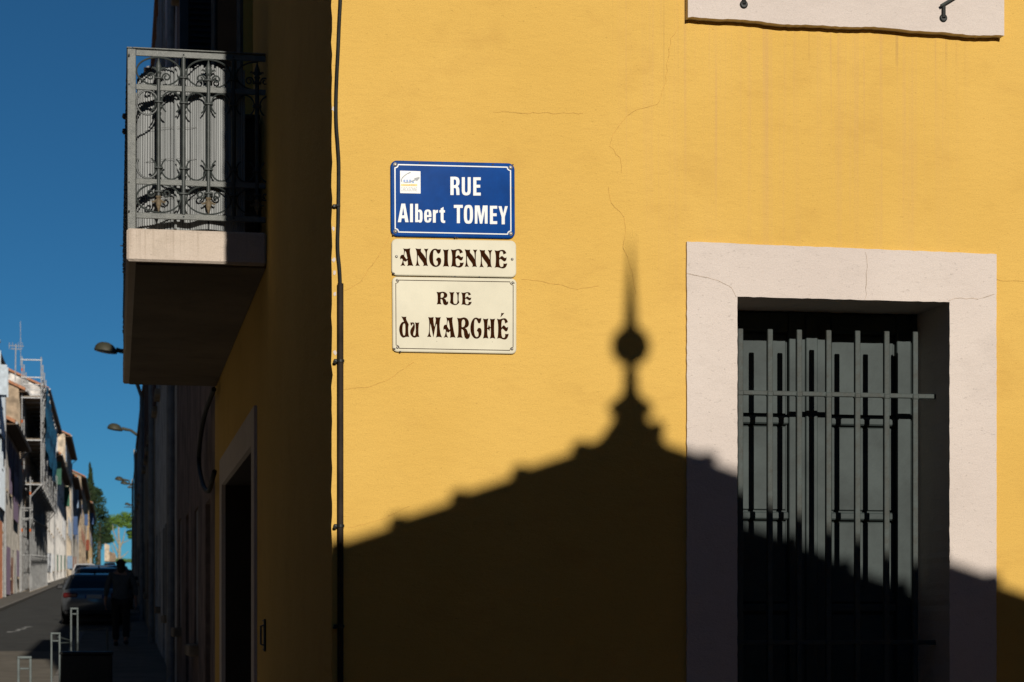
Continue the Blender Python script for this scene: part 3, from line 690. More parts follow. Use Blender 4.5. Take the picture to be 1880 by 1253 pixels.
SANS = {
'R': [[(0,0),(.55,0),(.78,.03),(.92,.09),(.98,.18),(1,.28),(.97,.40),(.90,.47),(.78,.51),(.90,.57),(.97,.66),(1,1),(.66,1),(.62,.69),(.56,.62),(.36,.61),(.36,1),(0,1)], [(.36,.15),(.36,.46),(.52,.46),(.61,.42),(.64,.36),(.64,.25),(.61,.19),(.52,.15)]],
'U': [[(0,0),(.34,0),(.34,.74),(.39,.82),(.5,.85),(.61,.82),(.66,.74),(.66,0),(1,0),(1,.76),(.95,.88),(.84,.95),(.68,.99),(.5,1),(.32,.99),(.16,.95),(.05,.88),(0,.76)]],
'E': [[(0,0),(1,0),(1,.16),(.42,.16),(.42,.41),(.93,.41),(.93,.57),(.42,.57),(.42,.84),(1,.84),(1,1),(0,1)]],
'A': [[(.33,0),(.68,0),(1,1),(.69,1),(.63,.79),(.35,.79),(.30,1),(0,1)], [(.5,.22),(.39,.63),(.60,.63)]],
'l': [[(0,0),(1,0),(1,1),(0,1)]],
'b': [[(0,0),(.40,0),(.40,.345),(.52,.305),(.66,.30),(.83,.33),(.95,.41),(1,.52),(1,.78),(.96,.90),(.85,.98),(.68,1),(.52,.985),(.40,.93),(.40,.975),(0,.975)], [(.40,.44),(.40,.83),(.46,.87),(.55,.87),(.62,.82),(.62,.49),(.56,.43),(.47,.42)]],
'e': [[(1,.58),(1,.36),(.95,.16),(.80,.04),(.5,0),(.2,.04),(.05,.16),(0,.36),(0,.66),(.05,.85),(.2,.96),(.5,1),(.8,.96),(.95,.85),(1,.66),(.64,.66),(.62,.80),(.52,.86),(.42,.81),(.38,.70),(.38,.58)], [(.38,.43),(.38,.28),(.43,.18),(.51,.15),(.59,.18),(.63,.28),(.63,.43)]],
'r': [[(0,.01),(.52,.01),(.53,.11),(.70,.02),(1,0),(1,.22),(.76,.24),(.60,.30),(.57,.40),(.57,1),(0,1)]],
't': [[(.22,.10),(.72,0),(.72,.20),(.96,.20),(.96,.35),(.72,.35),(.72,.80),(.78,.85),(1,.84),(1,.98),(.78,1),(.5,.98),(.30,.92),(.22,.80),(.22,.35),(0,.35),(0,.20),(.22,.20)]],
'T': [[(0,0),(1,0),(1,.165),(.68,.165),(.68,1),(.34,1),(.34,.165),(0,.165)]],
'O': [ring(.5,.5,.5,.5,3.0), ring(.5,.5,.165,.345,3.2)],
'M': [[(0,0),(.37,0),(.50,.60),(.63,0),(1,0),(1,1),(.78,1),(.77,.28),(.58,1),(.40,1),(.21,.28),(.20,1),(0,1)]],
'Y': [[(0,0),(.33,0),(.51,.40),(.70,0),(1,0),(.68,.60),(.68,1),(.34,1),(.34,.60)]],
}
def glyph(tbl, ch, box, smooth):
    P = tbl[ch]; xs = [p[0] for p in P[0]]; ys_ = [p[1] for p in P[0]]
    x0, y0, x1, y1 = min(xs), min(ys_), max(xs), max(ys_); bx0, by0, bx1, by1 = box
    Q = [[(bx0+(a-x0)/(x1-x0)*(bx1-bx0), by0+(b-y0)/(y1-y0)*(by1-by0)) for a, b in ring_] for ring_ in P]
    return [smooth_poly(q) if smooth else q for q in Q]
TS = .012
def sign(name, label, C, m, edge, rad, bord=None, bm_=None):
    """enamel plate; C = photo corners TL, TR, BR, BL"""
    base = onY((C[2][0]+C[3][0])/2, (C[2][1]+C[3][1])/2, 0)
    root = thing(name, label, 'street sign', base, 'enamel street signs on the yellow wall')
    W_, H_ = C[1][0]-C[0][0], C[3][1]-C[0][1]
    def uv(u, v, d):                                    # u, v in photo pixels from the top-left corner
        s, t = u/W_, v/H_
        a = Vector(C[0])*(1-s)+Vector(C[1])*s; b = Vector(C[3])*(1-s)+Vector(C[2])*s; p = a*(1-t)+b*t
        q = onY(p.x, p.y, 0); return Vector((q.x, -d, q.z))
    def rr_(ins, r_, n=7):
        out = []
        for cx_, cy_, a0 in ((W_-ins-r_, ins+r_, -90), (W_-ins-r_, H_-ins-r_, 0), (ins+r_, H_-ins-r_, 90), (ins+r_, ins+r_, 180)):
            for k in range(n+1): a = R(a0+90*k/n); out.append((cx_+r_*math.cos(a), cy_+r_*math.sin(a)))
        return out
    mb = MB(); rings = [(0, rad, .001), (0, rad, TS-.006), (.6, rad-.4, TS-.002), (2.2, rad-1.5, TS)]
    n = len(rr_(0, rad)); vs = []
    for ins, r_, d in rings: vs += [uv(a, b, d) for a, b in rr_(ins, r_)]
    fs = [(i*n+k, i*n+(k+1)%n, (i+1)*n+(k+1)%n, (i+1)*n+k) for i in range(3) for k in range(n)] + [tuple(range(3*n, 4*n))]
    mb.add(vs, fs); pl = mb.build('plate', m, root); pl.data.materials.append(edge)
    for p in pl.data.polygons[:n]: p.material_index = 1
    if bord:
        ins, thk, nr = bord
        def path(i_):
            out = []; k_ = nr - (i_-ins)*.4
            for cx_, cy_, a0 in ((W_-i_, i_, 180), (W_-i_, H_-i_, 270), (i_, H_-i_, 0), (i_, i_, 90)):
                for k in range(9): a = R(a0-90*k/8); out.append((cx_+k_*math.cos(a), cy_+k_*math.sin(a)))
            return out
        A_, B_ = path(ins), path(ins+thk); m2 = MB(); L = len(A_)
        m2.add([uv(a, b, TS+.0012) for a, b in A_] + [uv(a, b, TS+.0012) for a, b in B_], [(k, (k+1)%L, (k+1)%L+L, k+L) for k in range(L)])
        m2.build('border_line', bm_, root)
    return root, uv, W_, H_
def screw(root, p, r_=.006):
    s_ = MB(); s_.lathe([(r_*1.25,0),(r_*1.25,.001),(r_,.0015),(r_*.8,.004),(r_*.3,.005)], (0,0,0), 12)
    s_.v = [(p[0]+v[0], p[1]-v[2], p[2]+v[1]) for v in s_.v]; s_.build('screw', M['screw'], root)
def letters(root, items, tbl, m, smooth):
    for ch, box, nm in items:
        me = curve_mesh(glyph(tbl, ch, box, smooth), lambda a, b: onY(a, b, -TS-.0013)); me.materials.append(m)
        link('letter', me, root)
r1, uv, W_, H_ = sign('street_sign', 'blue enamel plaque with white lettering RUE Albert TOMEY', [(716.2,295.5),(944.2,301),(945,439.8),(716.8,435.2)], M['blue_enamel'], M['dark_edge'], 12, (7, 2.1, 6.5), M['white_enamel'])
for u, v in ((8.5,8),(W_-8,8.5),(8.5,H_-9),(W_-8,H_-9)): screw(r1, uv(u, v, TS), .0062)
S8 = lambda a, b, c_, d: (816+a/11.93, 315+b/11.93, 816+c_/11.93, 315+d/11.93)
S7 = lambda a, b, c_, d: (726+a/17.09, 365+b/17.09, 726+c_/17.09, 365+d/17.09)
letters(r1, [('R',S8(130,118,330,518),0),('U',S8(380,128,575,528),0),('E',S8(630,130,795,530),0),('T',S8(205,735,402,1135),0),('O',S8(425,735,625,1147),0),('M',S8(665,748,945,1145),0),('E',S8(995,755,1155,1155),0),('Y',S8(1183,763,1387,1160),0),
             ('A',S7(75,158,412,740),0),('l',S7(458,163,550,740),0),('b',S7(618,165,850,755),0),('e',S7(900,340,1130,755),0),('r',S7(1175,352,1335,755),0),('t',S7(1380,262,1560,768),0)], SANS, M['white_enamel'], False)
E6 = lambda a, b: (725+a/19.28, 300+b/19.28)
def emblem_poly(name, P, m, d, par, sm_=False):
    me = curve_mesh([[E6(*p) for p in (smooth_poly(P) if sm_ else P)]], lambda a, b: onY(a, b, -TS-d)); me.materials.append(m)
    return link(name, me, par, off=par.type == 'EMPTY')
em = emblem_poly('emblem', [(183,265),(905,285),(910,1075),(185,1060)], M['white_enamel'], .0013, r1)
em['label'] = 'small white town emblem with arrow, blue battlements and orange bar'
emblem_poly('arc', [(560,315),(530,312),(430,360),(330,430),(250,510),(215,590),(222,640),(262,672),(250,600),(275,530),(350,455),(440,390),(560,345)], M['grey_print'], .0022, em, True)
for a, b, c_, d in ((302,582,370,662),(402,582,470,655),(505,582,580,690),(612,650,680,698)):
    emblem_poly('battlement', [(a,b),(c_,b),(c_,d),(a,d)], M['lightblue_print'], .0019, em)
emblem_poly('arrow', [(300,672),(390,695),(500,682),(620,655),(740,600),(782,635),(885,520),(850,488),(680,530),(712,560),(600,620),(500,655),(400,668)], M['grey_print'], .0023, em)
emblem_poly('orange_bar', [(215,735),(790,738),(790,812),(215,808)], M['orange_print'], .0019, em)
def text_mesh(txt, box, m, d, par):
    cu = bpy.data.curves.new('lettering', 'FONT'); cu.body = txt; o = bpy.data.objects.new('lettering', cu); COL.objects.link(o)
    me = bpy.data.meshes.new_from_object(o.evaluated_get(bpy.context.evaluated_depsgraph_get())); bpy.data.objects.remove(o)
    xs = [v.co.x for v in me.vertices]; ys_ = [v.co.y for v in me.vertices]
    for v in me.vertices:
        px = box[0]+(v.co.x-min(xs))/(max(xs)-min(xs))*(box[2]-box[0]); py = box[3]+(v.co.y-min(ys_))/(max(ys_)-min(ys_))*(box[1]-box[3])
        v.co = onY(*E6(px, py), -TS-d)
    me.materials.clear(); me.materials.append(m); return link('lettering', me, par, off=False)
text_mesh('VILLE DE', (300,748,700,798), M['ochre_print'], .0026, em)
text_mesh('CARCASSONNE', (218,850,780,995), M['olive_print'], .0019, em)
r2, uv, W_, H_ = sign('street_sign', 'narrow cream plaque reading ANCIENNE, below the blue plaque', [(718,439.2),(947,442.8),(947.4,511),(718.2,507)], M['cream_enamel'], M['dark_edge'], 10)
screw(r2, uv(9, 33, TS), .0045); screw(r2, uv(W_-8, 34.5, TS), .0045)
Q1 = lambda a, b, c_, d: (728+a/17.09, 450+b/17.09, 728+c_/17.09, 450+d/17.09)
Q2 = lambda a, b, c_, d: (828+a/17.09, 450+b/17.09, 828+c_/17.09, 450+d/17.09)
letters(r2, [('A',Q1(112,103,530,660),0),('N',Q1(590,105,1005,665),0),('C',Q1(1025,118,1402,688),0),('I',Q1(1455,138,1645,685),0),('E',Q2(-5,128,402,707),0),('N',Q2(425,134,830,695),0),('N',Q2(890,148,1300,705),0),('E',Q2(1368,155,1765,735),0)], OLD, M['brown_print'], True)
r3, uv, W_, H_ = sign('street_sign', 'large cream plaque reading RUE du MARCHÉ, lowest of the three', [(719.2,508.8),(947.6,512.4),(947.4,651.2),(720,647)], M['cream_enamel'], M['dark_edge'], 9, (6, 1.1, 6), M['brown_print'])
for u, v in ((9,7),(W_-7.5,8),(9,H_-8),(W_-8.5,H_-9)): screw(r3, uv(u, v, TS), .0045)
Q3 = lambda a, b, c_, d: (790+a/20.89, 525+b/20.89, 790+c_/20.89, 525+d/20.89)
Q4 = lambda a, b, c_, d: (726+a/17.09, 570+b/17.09, 726+c_/17.09, 570+d/17.09)
Q5 = lambda a, b, c_, d: (826+a/17.09, 570+b/17.09, 826+c_/17.09, 570+d/17.09)
letters(r3, [('R',Q3(240,228,690,742),0),('U',Q3(730,235,1130,738),0),('E',Q3(1190,245,1590,748),0),('d',Q4(120,190,435,855),0),('u',Q4(465,378,750,855),0),('M',Q4(992,210,1460,855),0),('A',Q4(1505,210,1886,862),0),
             ('R',Q5(225,225,630,902),0),('C',Q5(645,230,995,890),0),('H',Q5(1035,258,1425,890),0),('E',Q5(1478,250,1845,915),0),("'",Q5(1592,80,1702,215),0)], OLD, M['brown_print'], True)

# ---------------------------------------------------------------- the market hall behind the viewer: its gable throws the shadow
GT = 9.3                                                # metres from the yellow wall
def up_sun(px, py, t=GT):
    p = onY(px, py, 0); return Vector((p.x + .065*t, -t, p.z + .34*t))
ax = up_sun(1159, 780)
lslope = (up_sun(1100, 812).z - up_sun(640, 997).z) / (up_sun(1100, 812).x - up_sun(640, 997).x)
rslope = (up_sun(1870, 1084).z - up_sun(1225, 812).z) / (up_sun(1870, 1084).x - up_sun(1225, 812).x)
M['hall'] = mat('hall_render', (.26,.22,.17), .9, .15, 2, .3, 30)
hall = thing('market_hall', 'low hall behind the viewer with tiled gable roof and ball finial', 'building', (ax.x, -GT-4, 0))
half = 4.6; zl = ax.z-.07; tl, tr = abs(lslope), abs(rslope)
gable = [(ax.x-half,-.1),(ax.x+half,-.1),(ax.x+half,zl-tr*half),(ax.x,zl),(ax.x-half,zl-tl*half)]
MB().prism([(u, v-.10) if v > 0 else (u, v) for u, v in gable], lambda u, v, d: (u, d, v), -GT-9, -GT-.05).build('wall', M['hall'], hall)
rfm = MB()
for s, tn in ((-1, tl), (1, tr)):
    rfm.add([(ax.x,-GT-9.2,zl),(ax.x,-GT,zl),(ax.x+s*(half+.3),-GT,zl-tn*(half+.3)),(ax.x+s*(half+.3),-GT-9.2,zl-tn*(half+.3)),
             (ax.x,-GT-9.2,zl-.10),(ax.x,-GT,zl-.10),(ax.x+s*(half+.3),-GT,zl-tn*(half+.3)-.10),(ax.x+s*(half+.3),-GT-9.2,zl-tn*(half+.3)-.10)],
            [(0,1,2,3),(4,5,6,7),(0,1,5,4),(1,2,6,5),(2,3,7,6),(3,0,4,7)])
roof = rfm.build('roof', M['tile'], hall)
TM = {}
def verge_tile(tn, s):
    mb = MB(); L = .40; n = 8; a = math.atan(tn); vs = []
    for t, r_, lift in ((0, .096, .004), (.13, .096, .0), (.19, .078, -.004), (1, .070, -.016)):
        for k in range(n+1):
            b = math.pi*k/n; lx = t*L; lz = r_*math.sin(b)*.8 + lift + .028
            vs.append((s*(lx*math.cos(a)+0) , r_*math.cos(b), lz - 0*lx))
    vs = [(v[0], v[1], v[2] - abs(v[0])*0) for v in vs]
    fs = [(i*(n+1)+k, i*(n+1)+k+1, (i+1)*(n+1)+k+1, (i+1)*(n+1)+k) for i in range(3) for k in range(n)] + [tuple(range(n+1)), tuple(range(3*n+3, 4*n+4))]
    mb.add(vs, fs); return mesh_of(mb, M['tile'])
pitch = .2425
for s, tn, phase in ((-1, tl, .20), (1, tr, .315)):
    me = verge_tile(tn, -s)                              # wide lip at the low end, tail tucked under the next
    k = 0
    while True:
        d = phase + k*pitch; k += 1
        if d > half + .25: break
        o = bpy.data.objects.new('verge_tile', me); COL.objects.link(o); o.parent = roof
        ang = math.atan(tn)
        o.location = (ax.x + s*d, -GT-.06, zl - tn*d - .012); o.rotation_euler = (0, s*ang, 0)
kx_ = 1/466.0
fin = [(.145,-.12),(.128,-.035),(60,815),(50,802),(40,786),(30,768),(26.5,757),(31,749),(33,744),(29,737),(20,727),(12,717),(10.5,700),(9.5,690),(11,684),(8,676),(6,668),(12,662),(20,656),(25.5,645),(28,630),(25.5,615),(20,604),(12,596),(9,588),(8,575),(7,562),(6.2,540),(4.6,510),(3,480),(1.6,450),(.6,428)]
zf = ax.z
prof = [(r_*kx_*(1.2 if y_ > 752 else 1.36 if r_ > 8.5 else 1.55), up_sun(1159, y_).z - zf) for r_, y_ in fin if r_ > .5 and y_ > 1]
prof = [(prof[0][0], -.25)] + prof
fo = MB().lathe(prof, (ax.x, -GT-.04, zf), 32).build('finial', M['hall'], hall, smooth=True)

an_ = MB().bbox(-9.5, ax.x-half-.02, -GT-8, -GT-.06, -.1, 5.4, .05).build('shade_block', M['hall'], hall)  # wing added out of view to shade the ground and cut bounce light
# small chips in the enamel edges
def enamel_chip(root, px, py, r_, d=TS+.0016):
    c = onY(px, py, -d); rr = random.Random(int(px*3+py)); n = 8
    MB().add([(c.x+r_*math.cos(k*6.283/n)*rr.uniform(.5,1.2), -d, c.z+r_*.6*math.sin(k*6.283/n)*rr.uniform(.5,1.2)) for k in range(n)], [tuple(range(n))]).build('enamel_chip', M['dark_edge'], root)
for px, py, r_ in ((770,299.5,.004),(812,299.8,.003),(905,302.5,.005),(940,345,.004),(836,435.8,.004),(840,436,.003),(722,431,.006),(942,302.8,.005)): enamel_chip(r1, px, py, r_)
for px, py, r_ in ((723,502,.007),(835,508,.004),(880,508.6,.0035)): enamel_chip(r2, px, py, r_)
for px, py, r_ in ((724,641,.006),(735,645.6,.005),(944,520,.003),(802,627,.0016),(904,628,.0014)): enamel_chip(r3, px, py, r_)

# ---------------------------------------------------------------- houses along the street
def hue(name, c, var=.30):
    m = mat(name, c, .95, var, 1.6, 1, 9, spec=.1); t = m.node_tree
    for n in t.nodes:
        if n.type == 'BUMP': n.inputs['Distance'].default_value = .008
    t.nodes['Principled BSDF'].inputs['Diffuse Roughness'].default_value = 1
    return m
WALLS = {k: hue('wall_'+k, c) for k, c in dict(pale=(.44,.44,.42), beige=(.42,.33,.23), grey=(.30,.28,.245), cream=(.58,.49,.37), white=(.60,.58,.54), ochre=(.40,.29,.16), pink=(.24,.18,.155), stone=(.34,.27,.19), brown=(.27,.20,.14)).items()}
SHUT = {k: mat('shutter_'+k, c, .7, .12, 5) for k, c in dict(sky=(.50,.56,.60), blue=(.22,.30,.40), grey=(.26,.26,.25), green=(.035,.12,.075), brown=(.13,.06,.04), purple=(.12,.09,.13), red=(.22,.06,.035), white=(.50,.52,.54), navy=(.05,.10,.22)).items()}
for m_ in SHUT.values(): m_.node_tree.nodes['Principled BSDF'].inputs['Diffuse Roughness'].default_value = 1
M['zinc'] = mat('zinc_pipe', (.30,.30,.29), .55, .15, 6)
M['dark_eave'] = mat('eave_boards', (.10,.065,.04), .85, .2, 6)
def row_house(side, xf, y0, y1, zt, wall, shut, label, cols=3, storeys=3, over=.45, eave_m=None, depth=9, rise=2.2, shopfront=None, pipe=True, chimney=False, group=None, sill=True):
    s = side                                             # -1: left row (faces +x), +1: right row (faces -x)
    ga, gb = g(y0), g(y1); gm_ = (ga+gb)/2
    root = thing('row_house', label, 'house', (xf, (y0+y1)/2, ga), group)
    L = y1-y0; cw = L/cols; sh = (zt-gm_)/storeys; ops = []
    for c in range(cols):
        yc = y0 + cw*(c+.5); gc = g(yc)
        for f in range(storeys):
            ww = min(1.05, cw*.42)
            zb_ = gm_ + sh*f + (.95 if f else 0); zt_ = gm_ + sh*(f+1) - (.55 if f else .45)
            if f == 0:
                door = (c % 2 == 0)
                zb_ = gc + (.02 if door else .95); zt_ = gc + 2.35
                if zt_ > gm_ + sh - .2: zt_ = gm_ + sh - .2
            if zt_ - zb_ < .5: continue
            ops.append((yc-ww/2, yc+ww/2, zb_, zt_, .22, f, f == 0 and c % 2 == 0))
    mb = MB(); wall_mesh(mb, (xf,0,0), (0,1,0), (-s,0,0), y0, y1, ga-.4, zt, [o[:5] for o in ops])
    xb = xf + s*depth
    for y in (y0, y1):
        mb.add([(xf,y,ga-.4),(xb,y,ga-.4),(xb,y,zt),((xf+xb)/2,y,zt+rise*.96),(xf,y,zt)], [(0,1,2,3,4)])
    mb.quad((xb,y0,ga-.4),(xb,y1,ga-.4),(xb,y1,zt),(xb,y0,zt))
    mb.quad((xf+s*.4,y0,zt-.1),(xb,y0,zt-.1),(xb,y1,zt-.1),(xf+s*.4,y1,zt-.1))
    mb.quad((xf+s*.24,y0,ga),(xf+s*.24,y1,ga),(xf+s*.24,y1,zt),(xf+s*.24,y0,zt))
    mb.build('wall', WALLS[wall], root)
    xm = (xf+xb)/2; xo = xf - s*over; sl_ = rise/(depth/2); zo = zt - sl_*over*.55; rf_ = MB(); e = .12
    for (a, za) in ((xo, zo), (xb+s*.3, zo)):
        rf_.add([(a,y0-e,za),(xm,y0-e,zt+rise),(xm,y1+e,zt+rise),(a,y1+e,za),(a,y0-e,za+.16),(xm,y0-e,zt+rise+.16),(xm,y1+e,zt+rise+.16),(a,y1+e,za+.16)],
                [(0,1,2,3),(4,5,6,7),(0,1,5,4),(3,2,6,7),(0,3,7,4),(1,2,6,5)])
    ro = rf_.build('roof', M['tile'], root)
    if over > .1:
        MB().box(min(xo,xf)+.02, max(xo,xf)-.002, y0+.01, y1-.01, zo-.06, zo-.005).build('eave_boards', M['dark_eave'], root)
        auto_smooth(MB().tube([(xo-s*.06, y0, zo+.02), (xo-s*.06, y1, zo+.02)], .07, 8).build('gutter', M['zinc'], root))
    if pipe:
        yp = y1-.25
        auto_smooth(MB().tube([(xo-s*.04,yp,zo),(xf-s*.09,yp,zo-.5),(xf-s*.09,yp,g(yp)+.1)], .055, 8).build('downpipe', M['zinc'], root))
    if chimney:
        y, x = chimney[0], xf + s*chimney[1]; zc_ = zt + chimney[3]; cm_ = MB()
        cm_.bbox(x-.5, x+.5, y-.35, y+.35, zt-.3, zc_, .03); co = cm_.build('chimney', WALLS[chimney[2]], root)
        MB().bbox(x-.58, x+.58, y-.42, y+.42, zc_+.002, zc_+.12, .03).build('chimney_cap', WALLS[chimney[2]], co)
        for dx_ in (-.22, .22): MB().lathe([(.12,0),(.10,.4),(.13,.45)], (x+dx_, y, zc_+.12), 10).build('chimney_pot', M['tile'], co)
    rnd = random.Random(int(y0*7+zt)); calm = s > 0
    for (a, b, z0, z1, dp, f, door) in ops:
        m_ = SHUT[shut[f % len(shut)]]
        x = xf + s*.12; xa, xc_ = sorted((x, x+s*.06))
        if door:
            d = MB(); d.box(xa, xc_, a, b, z0, z1); do = d.build('door', m_, root)
            for k in range(2):
                za = z0 + .15 + k*(z1-z0-.2)/2
                q = sorted((x-s*.02, x-s*.002)); MB().bbox(q[0], q[1], a+.12, b-.12, za, za+(z1-z0-.5)/2, .01).build('panel', m_, do)
            continue
        fr = MB(); t = .07
        for q in ((a,a+t,z0,z1),(b-t,b,z0,z1),((a+b)/2-.04,(a+b)/2+.04,z0+t,z1-t),(a+t,b-t,z0,z0+t),(a+t,b-t,z1-t,z1)): fr.box(xa, xc_, *q)
        wo = fr.build('window', M['grey_wood'], root)
        q = sorted((x+s*.03, x+s*.04)); MB().box(q[0], q[1], a+t, b-t, z0+t, z1-t).build('pane', M['glass'], wo)
        if sill:
            q = sorted((xf-s*.10, xf+s*.1)); MB().bbox(q[0], q[1], a-.12, b+.12, z0-.12, z0-.002, .015).build('sill', WALLS['stone'], wo)
        ws = (b-a)/2; st = rnd.random()*.55 + (.45 if calm else .40)
        for k, yy in ((0, a), (1, b)):                   # leaves folded back on the wall, ajar or closed
            if st > .75:
                q = sorted((xf+s*.02, xf+s*.06)); MB().bbox(q[0], q[1], a+ws*k+.005, a+ws*(k+1)-.005, z0, z1, .006).build('shutter', m_, wo)
            elif st > .45:
                q = sorted((xf-s*.03, xf-s*.07)); yl = (a-ws if k == 0 else b); MB().bbox(q[0], q[1], yl, yl+ws-.01, z0, z1, .006).build('shutter', m_, wo)
            else:
                ang = R(rnd.uniform(70, 150)); dy = (-1 if k == 0 else 1)*math.cos(math.pi-ang)*ws; dxx = -s*math.sin(ang)*ws
                p, q = Vector((xf-s*.03, yy, 0)), Vector((xf-s*.03+dxx, yy+dy, 0)); nn = Vector((-(q-p).y, (q-p).x, 0)).normalized()*.035
                MB().add([(p.x,p.y,z0),(q.x,q.y,z0),(q.x,q.y,z1),(p.x,p.y,z1),(p.x+nn.x,p.y+nn.y,z0),(q.x+nn.x,q.y+nn.y,z0),(q.x+nn.x,q.y+nn.y,z1),(p.x+nn.x,p.y+nn.y,z1)],
                    [(0,1,2,3),(4,5,6,7),(0,1,5,4),(1,2,6,5),(2,3,7,6),(3,0,4,7)]).build('shutter', m_, wo)
    return root
D = -8.2                                                 # photograph depths -> street coordinate
LX = -5.95
GL, GRR = 'houses on the sunny side of the street', 'houses on the shaded side of the street'
def left(d0, d1, zt, wall, shut, label, **k): return row_house(-1, k.pop('x', LX), d0+D, d1+D, zt, wall, shut, label, group=GL, **k)
left(22, 58, 10.5, 'grey', ['grey','grey','blue'], 'grey house nearest the crossing on the sunny side', cols=7, storeys=3)
L1 = left(58, 101.5, 13.6, 'pale', ['brown','sky','sky','sky'], 'pale house with blue-white shutters at the left picture edge', cols=9, storeys=4, over=.16)
L2 = left(101.5, 117.5, 11.4, 'grey', ['purple','purple'], 'low grey house with purple door between pale house and scaffold', cols=4, storeys=2, over=.55)
left(117.5, 150, 14.6, 'beige', ['grey','brown','grey'], 'beige house with sunlit gable behind the scaffold', cols=6, storeys=3, over=.35, chimney=(118.4+D, 1.6, 'stone', 2.6))
left(150, 184, 18.3, 'white', ['white','grey','grey'], 'tall beige house just beyond the scaffold', cols=6, storeys=4, over=.6)
left(184, 224, 16.5, 'white', ['green','white','green'], 'cream house with green shutters', cols=6, storeys=3, over=.6)
left(224, 256, 21.6, 'cream', ['blue','blue','green','blue'], 'tall cream house with bright gable above its neighbours', cols=5, storeys=4, over=.6)
left(256, 300, 19.6, 'grey', ['red','navy','blue'], 'grey house with blue shutters and overgrown gutter', cols=6, storeys=3, over=.7)
left(300, 352, 22.6, 'stone', ['brown','red','navy'], 'stone house with reddish shutters and sunlit gable', cols=6, storeys=4, over=.6, x=-5.5)
left(352, 420, 22.0, 'ochre', ['white','navy','navy'], 'last ochre house before the dark trees', cols=7, storeys=3, over=.6, x=-5.1)
M['terracotta'] = mat('terracotta_boards', (.30,.12,.06), .8, .2, 4); M['terracotta'].node_tree.nodes['Principled BSDF'].inputs['Diffuse Roughness'].default_value = 1
for d0, d1, z0, z1, m_, nm_, rt in ((93.6,98.8,2.95,6.5,M['terracotta'],'shopfront',L1), (91,93.4,2.9,6.0,M['dark_eave'],'shopfront',L1), (92.5,96.4,7.1,9.1,SHUT['sky'],'shutter',L1), (97,101,7.1,9.1,SHUT['sky'],'shutter',L1), (93,96.5,10.6,12.9,SHUT['white'],'shutter',L1), (97.2,101,10.4,12.9,SHUT['sky'],'shutter',L1),
        (103,106.2,3.3,5.6,SHUT['purple'],'door',L2), (107.5,109,3.4,5.2,SHUT['brown'],'door',L2), (110,115,7.2,9.6,SHUT['purple'],'shutter',L2), (112,113,3.4,5.4,SHUT['grey'],'door',L2)):
    MB().bbox(LX+.0705, LX+.10, d0+D, d1+D, z0, z1, .01).build(nm_, m_, rt)
def right(y0, y1, zt, wall, shut, label, **k): return row_house(1, k.pop('x', 0.0), y0, y1, zt, wall, shut, label, group=GRR, **k)
right(9.76, 21, 13.4, 'pink', ['grey','blue','grey'], 'shaded pinkish house right behind the yellow corner house', cols=4, storeys=3, over=.06)
right(21, 37, 13.5, 'white', ['grey','brown','grey'], 'shaded pale house, second after the yellow corner house', cols=5, storeys=3, over=.10)
right(37, 53.5, 8.9, 'stone', ['brown','brown'], 'shaded stone house with projecting eave', cols=5, storeys=2, over=.22)
right(53.5, 84, 9.35, 'grey', ['grey','blue','grey'], 'shaded grey house under the pale chimney', cols=7, storeys=2, over=.08, x=.10, chimney=(62.5, .55, 'cream', 1.9))
right(84, 118, 10.4, 'beige', ['brown','grey'], 'shaded beige house halfway up the street', cols=7, storeys=2, over=.05, x=.25)
right(118, 190, 12.2, 'grey', ['blue','grey'], 'shaded grey house near the far lamps', cols=9, storeys=2, over=.05, x=.85)
right(190, 270, 15.6, 'stone', ['grey','grey'], 'long shaded stone house far up the street', cols=10, storeys=2, over=.05, x=1.6)
right(270, 430, 17.5, 'brown', ['grey'], 'last dark house on the shaded side', cols=10, storeys=1, over=.05, sill=False, x=2.5)
# unseen houses added behind and beside the viewer to cut sky fill
row_house(-1, -9.0, -46, -13, 13, 'grey', ['grey','brown','grey'], 'unseen grey house added beside the hall, behind the viewer on the left', cols=6, storeys=4)
row_house(-1, -9.0, -13, 12, 12.5, 'beige', ['grey','blue','grey'], 'unseen beige house added left of the viewer at the crossing', cols=5, storeys=4)
row_house(1, 9.6, -46, -6, 14, 'ochre', ['grey','green','grey'], 'unseen ochre house added right of the viewer behind the crossing', cols=7, storeys=4)

# antenna on the beige gable
an = onY(28, 700, 109); at = onY(29, 632, 109)
ant = thing('television_antenna', 'thin television aerial on the chimney of the beige house', 'antenna', an)
MB().tube([an, at], .03, 6).build('mast', M['zinc'], ant)
for px0, px1, py in ((16,44,635),(20,40,641)):
    MB().tube([onY(px0,py,109), onY(px1,py+1,109)], .02, 5).build('boom', M['zinc'], ant)
for px in (17,23,34,41): MB().tube([onY(px,629,109), onY(px,641,109)], .014, 4).build('element', M['zinc'], ant)
an2 = thing('mast_wire', 'tall thin aerial rod beside the chimney', 'antenna', onY(38,672,109.4))
MB().tube([onY(38,672,109.4), onY(37.5,590,109.4)], .016, 5).build('rod', M['zinc'], an2)

